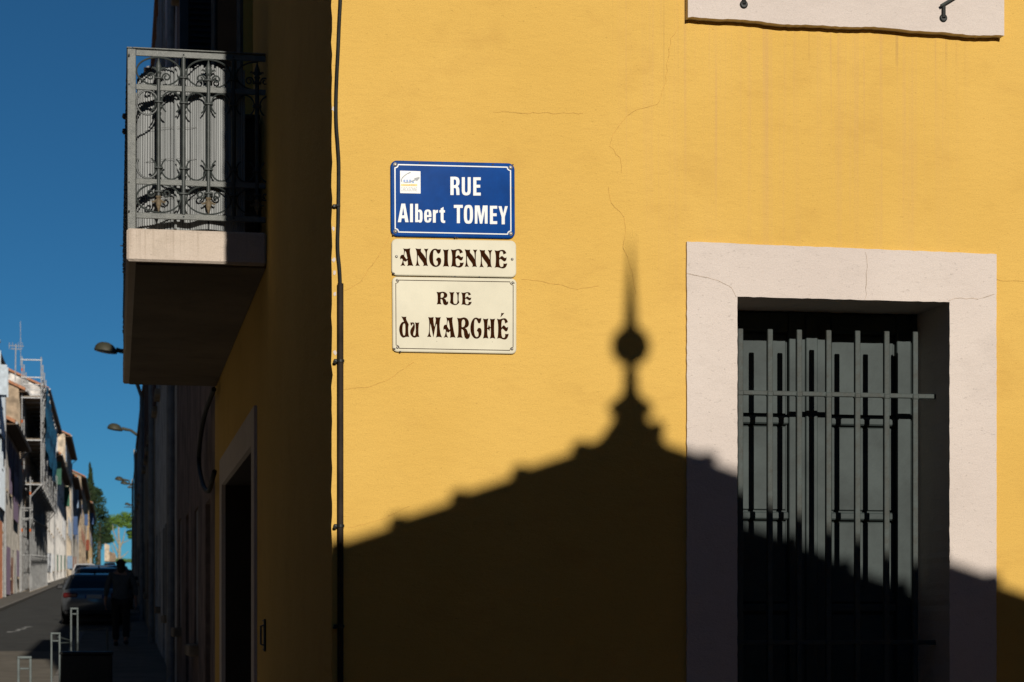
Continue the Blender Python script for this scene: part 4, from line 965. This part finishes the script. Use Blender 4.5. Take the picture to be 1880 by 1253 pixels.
# ---------------------------------------------------------------- scaffold
M['galv'] = mat('galvanised_tube', (.33,.335,.33), .45, .18, 8, metal=.2)
M['redmark'] = mat('red_mark', (.5,.12,.03), .7, .1, 8)
M['net'] = mat('blue_netting', (.02,.16,.29), .85, .25, 1.2, stretch=(1,3,.4))
M['plank'] = mat('deck_plank', (.20,.16,.11), .85, .25, 4)
sy0, bay, nb_ = 118+D, 2.6, 11
sc_ = thing('scaffold', 'galvanised scaffold with blue netting in front of the beige house', 'scaffold', (-5.3, sy0, g(sy0)))
xi, xm_, xo_ = -5.80, -5.36, -4.78
zbr = 9.5
def vmesh(x, z0, z1): return mesh_of(MB().tube([(0,0,z0),(0,0,z1)], .042, 7), M['galv'])
STD = {}
for k in range(nb_+1):
    y = sy0 + bay*k; gy = g(y); top = 16.4 - .12*k if k < 7 else 15.2
    for x, z0, z1 in ((xi, gy+.1, top), (xm_, gy+.1, zbr+.4), (xo_, zbr-.1, top)):
        MB().tube([(x,y,z0),(x,y,z1)], .034, 7).build('standard', M['galv'], sc_)
    for x in (xi, xm_): MB().bbox(x-.1,x+.1,y-.1,y+.1,gy+.10,gy+.135,.01).build('base_plate', M['plank'], sc_)
    MB().tube([(xm_,y,zbr-.7),(xo_,y,zbr-.02)], .035, 6).build('bracket', M['galv'], sc_)
    for z in [gy+2.1, gy+4.1, zbr-1.3]:
        MB().tube([(xi-.1,y-.05,z),(xm_+.06,y-.05,z)], .032, 6).build('transom', M['galv'], sc_)
    for z in (zbr, 11.9, 14.2) + ((15.3, 16.25) if k == 0 else (15.2,)):
        MB().bbox(xi-.05,xo_+.06,y-.06,y+.02,z-.045,z+.015,.01).build('transom', M['galv'], sc_)
for k in range(nb_):
    y = sy0 + bay*k
    for z in (zbr, 11.9, 14.2):
        MB().box(xi+.06, xo_-.06, y+.03, y+bay-.07, z+.035, z+.085).build('deck', M['plank'], sc_)
        for h in (.5, 1.0): MB().tube([(xo_+.06,y,z+h),(xo_+.06,y+bay,z+h)], .026, 6).build('guard_rail', M['galv'], sc_)
    for z in (g(y)+2.1, g(y)+4.1): MB().tube([(xm_+.06,y,z),(xm_+.06,y+bay,z)], .026, 6).build('ledger', M['galv'], sc_)
    if k % 2 == 0: MB().tube([(xo_+.1,y,zbr),(xo_+.1,y+bay,11.9)], .026, 6).build('brace', M['galv'], sc_)
for (x, z) in ((xi,15.7),(xi,12.9),(xi,10.6),(xm_,9.0),(xi,7.0),(xm_,7.0)):
    MB().lathe([(.045,-.08),(.045,.08)], (x, sy0, z), 8).build('red_band', M['redmark'], sc_)
nm = MB(); ny, nz = 40, 10
P = [[(xo_+.14+.08*math.sin(i*.9)+.05*math.sin(k*1.3+i), sy0+3.5+i*.5, (15.2-.02*i)-(3.6+.25*math.sin(i*.5))*k/nz) for k in range(nz+1)] for i in range(ny+1)]
for i in range(ny):
    for k in range(nz): nm.quad(P[i][k], P[i+1][k], P[i+1][k+1], P[i][k+1])
auto_smooth(nm.build('netting', M['net'], sc_), 180)

# ---------------------------------------------------------------- street lamps on the shaded houses
M['lamp'] = mat('olive_lamp_paint', (.045,.043,.026), .6, .12, 6)
M['lens'] = mat('lamp_lens', (.10,.10,.085), .3, 0)
def lamp(px, py, d, label):
    y = d + D; c = onY(px, py, y); r_ = .30
    root = thing('street_lamp', label, 'street lamp', (0, y, c.z), 'wall lamps over the street')
    dome = MB()
    dome.lathe([(.02,.30),(.12,.285),(.22,.235),(.29,.15),(.33,.04),(.33,.0)], (0,0,0), 20)
    dome.v = [(c.x + v[0]*.92, y + v[1], c.z + v[2]*.85 - .12 - v[0]*.14) for v in dome.v]
    auto_smooth(dome.build('shade', M['lamp'], root))
    le = MB(); le.lathe([(.31,0),(.26,-.015),(.10,-.022)], (0,0,0), 16); le.v = [(c.x+v[0]*.92, y+v[1], c.z+v[2]*.8-.122-v[0]*.14) for v in le.v]
    auto_smooth(le.build('lens', M['lens'], root))
    auto_smooth(MB().tube([(c.x+.27,y,c.z-.06),(c.x+.45,y,c.z-.10),(c.x+.62,y,c.z-.13),(.1,y,c.z-.36),(1.2,y,c.z-.40)], [.065,.06,.055,.06,.06], 8).build('arm', M['lamp'], root))
lamp(194, 638, 58, 'olive dome lamp just left of the balcony, nearest of the wall lamps')
lamp(211, 784, 86, 'olive dome wall lamp, second nearest, below the balcony')
lamp(219.5, 879, 143, 'dome wall lamp, upper one of the close pair up the street')
lamp(228.5, 886.5, 168, 'dome wall lamp, lower one of the close pair up the street')
lamp(234, 925.5, 240, 'farthest and smallest dome wall lamp over the street')

# cables drooping on the shaded wall
dc = MB().tube(smooth_path([onX(393,715,-.05), onX(374,770,-.06), onX(365,840,-.06), onX(372,888,-.06), onX(383,902,-.06), onX(390,880,-.06), onX(394,866,-.05)]), .02, 8)
tag(auto_smooth(dc.build('drooping_cable', M['cable'])), 'thick black cable looping down on the shaded pinkish house', 'cable')

# ---------------------------------------------------------------- trees
def leaf_mat(name, c):
    m = mat(name, c, .7, .35, 1.2, spec=.2); b = m.node_tree.nodes['Principled BSDF']
    return m
M['cyp'] = leaf_mat('cypress_green', (.030,.048,.018)); M['dk'] = leaf_mat('dark_leaves', (.028,.050,.018)); M['lt'] = leaf_mat('plane_leaves', (.11,.19,.032))
M['bark'] = mat('plane_bark', (.30,.27,.20), .9, .25, 3, .4, 12); M['dbark'] = mat('dark_bark', (.10,.075,.05), .9, .25, 3)
def crown(clumps, n, size, rnd):
    mb = MB()
    for (c, r_) in clumps:
        for _ in range(n):
            d = Vector((rnd.gauss(0,1), rnd.gauss(0,1), rnd.gauss(0,1))).normalized() * (rnd.random()**.45)
            p = Vector(c) + Vector((d.x*r_[0], d.y*r_[1], d.z*r_[2]))
            a = Vector((rnd.uniform(-1,1), rnd.uniform(-1,1), rnd.uniform(-1,1))).normalized(); b = a.orthogonal().normalized()
            s_ = size*rnd.uniform(.6,1.3); mb.add([p-a*s_, p+b*s_*.55, p+a*s_, p-b*s_*.55], [(0,1,2,3)])
    return mb
rnd = random.Random(31)
yt = 418.0
def zat(py, y): return onY(200, py, y).z
# cypress
b = onY(166, 1030, 395); root = thing('cypress_tree', 'slim dark cypress rising behind the last houses', 'tree', (b.x, 395, g(395)))
x = b.x; zt_ = zat(853, 395); z0 = g(395); H = zt_-z0
MB().tube([(x,395,z0),(x,395,zt_-1)], [.35,.05], 8).build('trunk', M['dbark'], root)
cl = [((x+rnd.uniform(-.1,.1), 395+rnd.uniform(-.1,.1), z0+1.5+(H-2)*t/22), (1.75*(1-(t/22)**1.7)+.15,)*2 + (.8,)) for t in range(23)]
stuff(crown(cl, 190, .22, rnd).build('crown', M['cyp'], root))
# dark evergreen
b = onY(186, 1000, 432); root = thing('evergreen_tree', 'broad dark evergreen between the last houses and the plane tree', 'tree', (b.x, 432, g(432)))
MB().tube([(b.x-.6,432,g(432)),(b.x-.3,432,zat(960,432))], [.5,.25], 8).build('trunk', M['dbark'], root)
cl = []
for (px, py, r_) in ((180,905,1.1),(183,920,1.5),(177,935,1.6),(186,938,1.5),(190,950,1.5),(182,955,2.2),(188,968,2.0),(192,975,1.6),(184,980,2.3),(190,990,1.6),(181,995,2.0),(174,915,1.4),(196,985,1.0),(200,992,.8),(172,900,1.0)):
    p = onY(px, py, 432 + rnd.uniform(-1.5,1.5)); cl.append((p, (r_, r_, r_*.8)))
stuff(crown(cl, 300, .22, rnd).build('crown', M['dk'], root))
# plane tree
yp = 450.0; b = onY(219, 1034, yp); root = thing('plane_tree', 'bright green plane tree with pale bare limbs closing the street', 'tree', (b.x, yp, g(yp)))
Bk = lambda pts, rr0, rr1: MB().tube(smooth_path([onY(px, py, yp+dy) for px, py, dy in pts], 4), [rr0+(rr1-rr0)*i/((len(pts)-1)*4) for i in range((len(pts)-1)*4+1)], 7)
Bk([(219,1040,0),(219,1020,0),(220,1000,0),(218,985,0),(218,968,0)], .42, .15).build('trunk', M['bark'], root)
for pts in ([(220,1022,0),(212,1004,.5),(205,988,.8),(202,968,1)], [(219,1010,0),(226,992,-.5),(230,972,-.8)], [(220,1000,0),(228,996,.3),(237,992,.5)], [(218,1000,0),(208,975,-.6),(207,960,-.8)], [(216,1030,0),(208,1012,.4),(205,1000,.6)], [(221,1025,0),(228,1020,0),(236,1012,.3)]):
    auto_smooth(Bk(pts, .17, .05).build('limb', M['bark'], root))
cl = []
for (px, py, r_) in ((203,958,1.3),(197,964,1.0),(210,952,1.3),(216,958,1.2),(222,950,1.2),(229,947,1.3),(236,948,1.3),(240,956,1.1),(231,960,1.0),(206,968,1.0),(223,964,.9),(237,966,.8),(199,974,.8),(203,985,.6),(206,992,.5),(238,978,.8),(240,986,.7)):
    p = onY(px, py, yp + rnd.uniform(-2,2)); cl.append((p, (r_, r_*1.2, r_*.75)))
stuff(crown(cl, 230, .2, rnd).build('crown', M['lt'], root))
bu = onY(226, 1032, 440); bush = thing('low_bush', 'low pale shrub at the foot of the plane tree', 'bush', bu)
stuff(crown([(onY(px,1030,440),(.8,.8,.5)) for px in (216,222,228,234,240)], 110, .16, rnd).build('foliage', M['lt'], bush))
# white gate pillar and low house at the far end
pl = thing('far_cottage', 'small cream cottage gable below the evergreen', 'house', onY(196, 1030, 425))
p0, p1 = onY(192,1031,425), onY(201,1001,425)
MB().add([(p0.x,425,p0.z),(p1.x,425,p0.z),(p1.x,425,p1.z),(p0.x,425,p1.z+.3),(p0.x,431,p0.z),(p1.x,431,p0.z),(p1.x,431,p1.z),(p0.x,431,p1.z+.3)],[(0,1,2,3),(4,5,6,7),(0,1,5,4),(1,2,6,5),(2,3,7,6),(3,0,4,7)]).build('wall', WALLS['cream'], pl)
p2 = onY(212,1018,428)
MB().add([(p1.x,426,p0.z),(p2.x,426,p0.z),(p2.x,426,p2.z),(p1.x,426,p2.z+.5),(p1.x,433,p0.z),(p2.x,433,p0.z),(p2.x,433,p2.z),(p1.x,433,p2.z+.5)],[(0,1,2,3),(4,5,6,7),(0,1,5,4),(1,2,6,5),(2,3,7,6),(3,0,4,7)]).build('wing', WALLS['brown'], pl)

# ---------------------------------------------------------------- hoop posts, cabinet, guard rail
M['post'] = mat('grey_steel_post', (.080,.098,.095), .55, .15, 9, spec=.3)
def hoop(px0, px1, py, pyc, d, label, h=1.02):
    y = d + D; a, b_ = onY(px0, py, y), onY(px1, py, y); zc_ = onY(px0, pyc, y).z; z0 = g(y)+.1
    root = thing('hoop_post', label, 'post', ((a.x+b_.x)/2, y, z0), 'steel hoop posts along the pavement')
    t = .011
    for x in (a.x, b_.x): MB().bbox(x-t,x+t,y-t,y+t,z0,a.z-.0225,.003).build('upright', M['post'], root)
    MB().bbox(a.x-t,b_.x+t,y-t,y+t,a.z-.022,a.z,.003).build('top_bar', M['post'], root)
    MB().bbox(a.x+t+.001,b_.x-t-.001,y-t*.8,y+t*.8,zc_-.009,zc_+.009,.003).build('cross_bar', M['post'], root)
hoop(34, 56, 1205, 1228, 19.2, 'steel hoop post nearest the bottom left picture corner')
hoop(94.5, 109.5, 1161.5, 1177, 26, 'middle steel hoop post with its foot beside the black box')
hoop(130.5, 142.5, 1116, 1127.5, 27.6, 'far steel hoop post in front of the silver car')
yb = 24 + D; a, b_ = onY(111, 1197, yb), onY(206, 1197, yb)
bx_ = thing('street_cabinet', 'black box-shaped bin between the hoop posts', 'bin', ((a.x+b_.x)/2, yb, g(yb)+.11))
MB().bbox(a.x, b_.x, yb, yb+.55, g(yb)+.11, a.z-.035, .012).build('body', M['black_iron'], bx_)
MB().bbox(a.x-.012, b_.x+.012, yb-.014, yb+.56, a.z-.034, a.z, .010).build('lid', M['black_iron'], bx_)
yg = 31 + D
gr = thing('guard_rail', 'low thin grey rail on the pavement behind the black box', 'rail', onY(170, 1180, yg))
auto_smooth(MB().tube([onY(138,1159,yg+.2), onY(198,1153.5,yg)], .010, 6).build('bar', M['post'], gr))
auto_smooth(MB().tube([onY(107,1170,yg-.5), onY(132,1177,yg)], .010, 6).build('bar', M['post'], gr))
auto_smooth(MB().tube([onY(108,1181,yg-.5), onY(131,1180,yg)], .010, 6).build('bar', M['post'], gr))
for px, py in ((197,1154),(139,1159)):
    p = onY(px, py, yg+.1); MB().tube([(p.x,p.y,g(yg)+.1),(p.x,p.y,p.z+.012)], .012, 6).build('stake', M['post'], gr)

# ---------------------------------------------------------------- cars
M['tyre'] = mat('tyre', (.015,.015,.015), .85, .1, 20); M['rim'] = mat('rim', (.4,.4,.4), .35, 0, metal=.8)
M['cglass'] = mat('car_glass', (.008,.009,.011), .05, 0, spec=.6); M['trim'] = mat('black_trim', (.012,.012,.013), .5, 0)
M['tail'] = mat('tail_lamp', (.09,.004,.004), .15, 0, spec=.6); M['platew'] = mat('plate_white', (.6,.6,.58), .4, 0)
M['plateb'] = mat('plate_blue', (.01,.05,.30), .4, 0); M['ink'] = mat('plate_ink', (.02,.02,.02), .5, 0); M['headl'] = mat('head_lamp', (.5,.5,.5), .1, 0, spec=.7)
def paint(n, c, metal=.3): return mat(n, c, .28, .03, 3, metal=metal, coat=.8, spec=.5)
PAINT = dict(silver=paint('silver_paint', (.13,.14,.15), .4), blue=paint('steel_blue_paint', (.10,.13,.17), .4), dark=paint('dark_paint', (.03,.035,.045)), white=paint('white_paint', (.72,.72,.71), 0))
def car(label, colour, loc, L=4.6, Wd=1.84, H=1.44, front=False, suv=False, antenna=True, writing=None):
    """built with its tail at y = 0 and its nose at y = L"""
    root = thing('parked_car', label, 'car', (0,0,0), 'cars in the street'); pm_ = PAINT[colour]; hw = Wd/2
    belt = H*.66; deck = H*.70
    # body shell: cross-sections along the car
    secs = [(0.0,.40,.62,.80,.86),(.05,.30,.66,deck-.10,.955),(.18,.26,.70,deck-.02,.985),(.55,.24,.72,deck+.02,1),(1.2,.22,.74,belt+.06,1),(L*.45,.22,.74,belt+.04,1),(L-1.35,.22,.72,belt-.01,1),(L-.75,.24,.68,belt-.10,.985),(L-.25,.27,.62,belt-.22,.95),(L-.04,.34,.55,.66,.86)]
    vs = []; m_ = 15
    for (y, zb_, zm, zt_, wf) in secs:
        w_ = hw*wf
        prof = [(0,zb_),(.6,zb_),(.88,zb_+.03),(.97,zb_+.14),(1.0,zm-.06),(.995,zm+.04),(.955,zt_-.10),(.90,zt_-.03),(.72,zt_+.004),(.36,zt_+.016),(0,zt_+.02)]
        full = [(p*w_, z) for p, z in prof] + [(-p*w_, z) for p, z in prof[-2:0:-1]]
        vs += [(x, y, z) for x, z in full]; n = len(full)
    fs = [(i*n+k, i*n+(k+1)%n, (i+1)*n+(k+1)%n, (i+1)*n+k) for i in range(len(secs)-1) for k in range(n)] + [tuple(range(n))[::-1], tuple(range((len(secs)-1)*n, len(secs)*n))]
    bo = MB().add(vs, fs).build('body', pm_, root, smooth=True); bo.data.set_sharp_from_angle(angle=R(50))
    # cabin: glazed band below, roof skin on top
    r0, r1, f1, f0 = (.18 if suv else .42), (.55 if suv else 1.05), L-2.15, L-1.25
    zb_ = deck - .01
    lev = [(zb_, r0, f0, .93), (zb_+(H-zb_)*.55, r0+(r1-r0)*.55, f0-(f0-f1)*.55, .83), (H-.07, r1-.06, f1+.08, .735)]
    def loop(z, a, b_, wf, yo=0):
        w_ = hw*wf; c_ = .12
        return [(-w_+c_,a,z),(w_-c_,a,z),(w_,a+c_*1.4,z),(w_,b_-c_*1.6,z),(w_-c_,b_,z),(-w_+c_,b_,z),(-w_,b_-c_*1.6,z),(-w_,a+c_*1.4,z)]
    vs = [p for l in lev for p in loop(*l)]; n = 8
    MB().add(vs, [(i*n+k, i*n+(k+1)%n, (i+1)*n+(k+1)%n, (i+1)*n+k) for i in range(2) for k in range(n)] + [tuple(range(2*n,3*n))]).build('glazing', M['cglass'], root)
    lv = [(H-.075, r1-.075, f1+.10, .745), (H-.045, r1-.05, f1+.07, .735), (H-.012, r1+.10, f1-.06, .66), (H, r1+.30, f1-.30, .45)]
    vs = [p for l in lv for p in loop(*l)]
    rf_ = MB().add(vs, [(i*n+k, i*n+(k+1)%n, (i+1)*n+(k+1)%n, (i+1)*n+k) for i in range(3) for k in range(n)] + [tuple(range(3*n,4*n)), tuple(range(n))[::-1]]).build('roof', pm_, root, smooth=True)
    rf_.data.set_sharp_from_angle(angle=R(60))
    if antenna: MB().add([(-.03,r1+.12,H-.012),(.03,r1+.12,H-.012),(.012,r1+.34,H-.0),(-.012,r1+.34,H),(0,r1+.10,H+.10)], [(0,1,4),(1,2,4),(2,3,4),(3,0,4)]).build('antenna_fin', M['trim'], rf_)
    for s in (-1, 1):                                     # pillars
        for (a, b_) in (((s*hw*.93, r0+.05, zb_), (s*hw*.735, r1, H-.07)), ((s*hw*.93, f0-.1, zb_), (s*hw*.735, f1+.02, H-.07)), ((s*hw*.945, L*.5, zb_), (s*hw*.745, L*.5, H-.07))):
            MB().tube([a, b_], .04, 6).build('pillar', pm_, root)
        MB().bbox(s*(hw+.10)-.10, s*(hw+.10)+.10, f0-.35, f0-.25, belt+.02, belt+.16, .03).build('mirror', M['trim'], root)
        q = sorted((s*hw*.50, s*hw*.93)); MB().bbox(q[0], q[1], -.02, .20, deck-.24, deck-.10, .03).build('tail_light', M['tail'], root)
        q = sorted((s*hw*.50, s*hw*.88)); MB().bbox(q[0], q[1], L-.24, L-.03, .60, .72, .03).build('headlight', M['headl'], root)
        for y in (.95, L-.90):
            wh = MB(); wh.lathe([(.20,-.10),(.30,-.105),(.325,-.08),(.325,.08),(.30,.105),(.20,.10)], (0,0,0), 20)
            wh.v = [(s*(hw-.10)+v[2], y+v[0], .325+v[1]) for v in wh.v]; wo = wh.build('wheel', M['tyre'], root, smooth=True); wo.data.set_sharp_from_angle(angle=R(40))
            ri = MB(); ri.lathe([(.02,-.09),(.20,-.095),(.20,.095),(.02,.09)], (0,0,0), 14); ri.v = [(s*(hw-.10)+v[2]*1.02, y+v[0], .325+v[1]) for v in ri.v]; ri.build('rim', M['rim'], wo)
    MB().bbox(-hw*.90, hw*.90, -.03, .10, .30, .42, .02).build('bumper_insert', M['trim'], root)
    MB().bbox(-hw*.45, hw*.45, .03, .06, .53, .55, .005).build('bumper_crease', M['trim'], root)
    pt = MB().bbox(-.26, .26, -.012, .05, deck-.26, deck-.15, .004).build('number_plate', M['platew'], root)
    for s in (-.235, .235): MB().box(s-.024, s+.024, -.0145, -.0125, deck-.257, deck-.153).build('plate_band', M['plateb'], pt)
    MB().bbox(-.32, .32, L-.05, L+.005, .42, .58, .02).build('grille', M['trim'], root)
    gy = g(loc[1] + L/2)
    root.location = (loc[0], loc[1], g(loc[1]+.9)-.9*.03)
    root.rotation_euler = (math.atan(.03), 0, 0)
    if front:
        root.rotation_euler = (-math.atan(.03), 0, math.pi); root.location = (loc[0], loc[1]+L, g(loc[1]+L))
    return root
def car_at(px, d, **k): 
    y = d + D; return ((-.82 + (px-212)*(y-CAM.y)/3900 / 1.0), y)
c1 = car('silver estate car parked nearest, behind the far hoop post', 'silver', car_at(174.5, 61), L=4.7)
car('steel-blue car parked directly ahead of the silver one', 'blue', car_at(182, 67.2), L=4.5, H=1.60)
car('dark blue car, third in the parked row', 'blue', car_at(196, 76), L=4.3, H=1.66)
car('white car in the sunlit lane, facing down the street', 'white', car_at(157, 168), L=4.5, Wd=1.86, H=1.6, front=True, suv=True, antenna=False)
car('dark car, fourth in the shaded parked row', 'dark', car_at(213, 100), L=4.4)
car('small dark car at the far end near the plane tree', 'dark', car_at(202, 300), L=4.4, H=1.6)
car('dark car in the shaded row beyond the fourth one', 'dark', car_at(214, 150), L=4.4, H=1.5)

# ---------------------------------------------------------------- pedestrian in the shade
M['skin'] = mat('skin', (.35,.20,.14), .55, .05, 8); M['hair'] = mat('dark_hair', (.012,.008,.006), .5, .2, 30, stretch=(8,8,1))
M['shirt'] = mat('grey_shirt', (.075,.088,.095), .85, .12, 6, .3, 12); M['trousers'] = mat('black_trousers', (.018,.018,.02), .85, .1, 8); M['shoe'] = mat('dark_shoe', (.04,.035,.035), .5, .1, 9)
def skin(name, verts, edges, m, par, lv=2, rot=0):
    me = bpy.data.meshes.new(name); me.from_pydata([v[0] for v in verts], edges, []); o = bpy.data.objects.new(name, me); COL.objects.link(o)
    md = o.modifiers.new('skin', 'SKIN'); md.use_smooth_shade = True
    for i, sv in enumerate(me.skin_vertices[0].data):
        r_ = verts[i][1]; sv.radius = r_ if isinstance(r_, tuple) else (r_, r_); sv.use_root = (i == rot)
    o.modifiers.new('sub', 'SUBSURF').levels = lv; o.modifiers['sub'].render_levels = lv
    dg = bpy.context.evaluated_depsgraph_get(); out = bpy.data.meshes.new_from_object(o.evaluated_get(dg)); bpy.data.objects.remove(o)
    out.materials.clear(); out.materials.append(m)
    for p in out.polygons: p.use_smooth = True
    q = bpy.data.objects.new(name, out); COL.objects.link(q); q.parent = par; return q
def person(label, x, y):
    root = thing('person', label, 'person', (x, y, g(y)+.11))
    hip, kn, an_ = .92, .50, .09
    LH, RH = (-.34,.16,.80), (.33,-.10,.79)
    V = [((0,0,.98),(.15,.11)),((0,0,1.20),(.135,.10)),((0,.01,1.40),(.15,.10)),((0,.01,1.50),(.06,.06)),((0,.03,1.58),(.055,.058)),((0,.045,1.67),(.078,.095)),((0,.04,1.755),(.055,.07)),
         ((-.18,.01,1.44),(.055,.055)),((-.26,.0,1.16),(.042,.042)),((-.30,.10,.93),(.032,.032)),((.18,.01,1.44),(.055,.055)),((.27,-.03,1.16),(.042,.042)),((.29,-.04,.93),(.032,.032)),
         ((-.09,0,.92),(.09,.10)),((-.10,.12,.52),(.062,.065)),((-.10,.06,.10),(.042,.045)),((.09,0,.92),(.09,.10)),((.10,-.02,.52),(.062,.065)),((.10,-.28,.14),(.042,.045)),
         ((-.10,.18,.045),(.036,.03)),((.10,-.18,.05),(.036,.03))]
    Ed = [(0,1),(1,2),(2,3),(3,4),(4,5),(5,6),(2,7),(7,8),(8,9),(2,10),(10,11),(11,12),(0,13),(13,14),(14,15),(0,16),(16,17),(17,18),(15,19),(18,20)]
    for wi, (hx_, hy, hz), s in ((9, (-.31,.12,.85), -1), (12, (.30,-.03,.85), 1)):   # palm and five fingers on each hand
        p = len(V); V.append(((hx_,hy,hz),(.034,.018))); Ed.append((wi, p))
        for k, (dy, ln) in enumerate(((-.030,.070),(-.010,.082),(.010,.078),(.030,.062))):
            a = len(V); V += [((hx_,hy+dy,hz-.055),.0095),((hx_-s*.012,hy+dy*1.1,hz-.055-ln*.55),.0085),((hx_-s*.03,hy+dy*1.1,hz-.055-ln),.0075)]; Ed += [(p,a),(a,a+1),(a+1,a+2)]
        a = len(V); V += [((hx_-s*.012,hy+.04,hz-.015),.010),((hx_-s*.025,hy+.058,hz-.05),.0085)]; Ed += [(p,a),(a,a+1)]
    skin('body', V, Ed, M['skin'], root)
    skin('shirt', [((0,0,.80),(.175,.14)),((0,0,.93),(.185,.135)),((0,0,1.18),(.165,.125)),((0,.01,1.40),(.18,.125)),((0,.01,1.485),(.085,.075)),((-.19,.01,1.43),(.075,.07)),((-.27,0,1.17),(.06,.06)),((-.30,.08,.98),(.05,.05)),((.19,.01,1.43),(.075,.07)),((.28,-.03,1.17),(.06,.06)),((.295,-.035,.98),(.05,.05))],
         [(0,1),(1,2),(2,3),(3,4),(3,5),(5,6),(6,7),(3,8),(8,9),(9,10)], M['shirt'], root)
    skin('trousers', [((0,0,.95),(.16,.125)),((-.09,0,.88),(.105,.115)),((-.10,.12,.52),(.08,.08)),((-.10,.055,.10),(.066,.07)),((.09,0,.88),(.105,.115)),((.10,-.02,.52),(.08,.08)),((.10,-.27,.15),(.066,.07))],
         [(0,1),(1,2),(2,3),(0,4),(4,5),(5,6)], M['trousers'], root)
    skin('hair', [((0,.02,1.72),(.098,.105)),((0,.0,1.64),(.10,.085)),((0,-.04,1.54),(.085,.055)),((0,-.06,1.44),(.06,.04))], [(0,1),(1,2),(2,3)], M['hair'], root)
    for nm_, yy in (('eye',.137),): 
        for s in (-1, 1): MB().lathe([(.002,-.008),(.010,-.003),(.010,.003),(.002,.008)], (s*.032, yy, 1.672), 8).build('eye', M['hair'], root, off=False)
    MB().tube([(0,.135,1.675),(0,.158,1.645),(0,.14,1.638)], [.008,.014,.008], 6).build('nose', M['skin'], root, off=False, smooth=True)
    MB().tube([(-.022,.134,1.612),(0,.142,1.612),(.022,.134,1.612)], .005, 5).build('mouth', M['skin'], root, off=False, smooth=True)
    for s in (-1, 1): MB().lathe([(.004,-.028),(.014,-.012),(.016,.01),(.006,.03)], (s*.085, .04, 1.665), 8).build('ear', M['skin'], root, off=False, smooth=True)
    for x_, y_, z_ in ((-.10,.10,.0),(.10,-.24,.03)):
        MB().bbox(x_-.048, x_+.048, y_-.10, y_+.17, z_, z_+.085, .03).build('shoe', M['shoe'], root, off=False)
    return root
pd = onY(222, 1120, 35)
pr = person('pedestrian in grey shirt and black trousers walking on the shaded pavement', pd.x, 35.0)
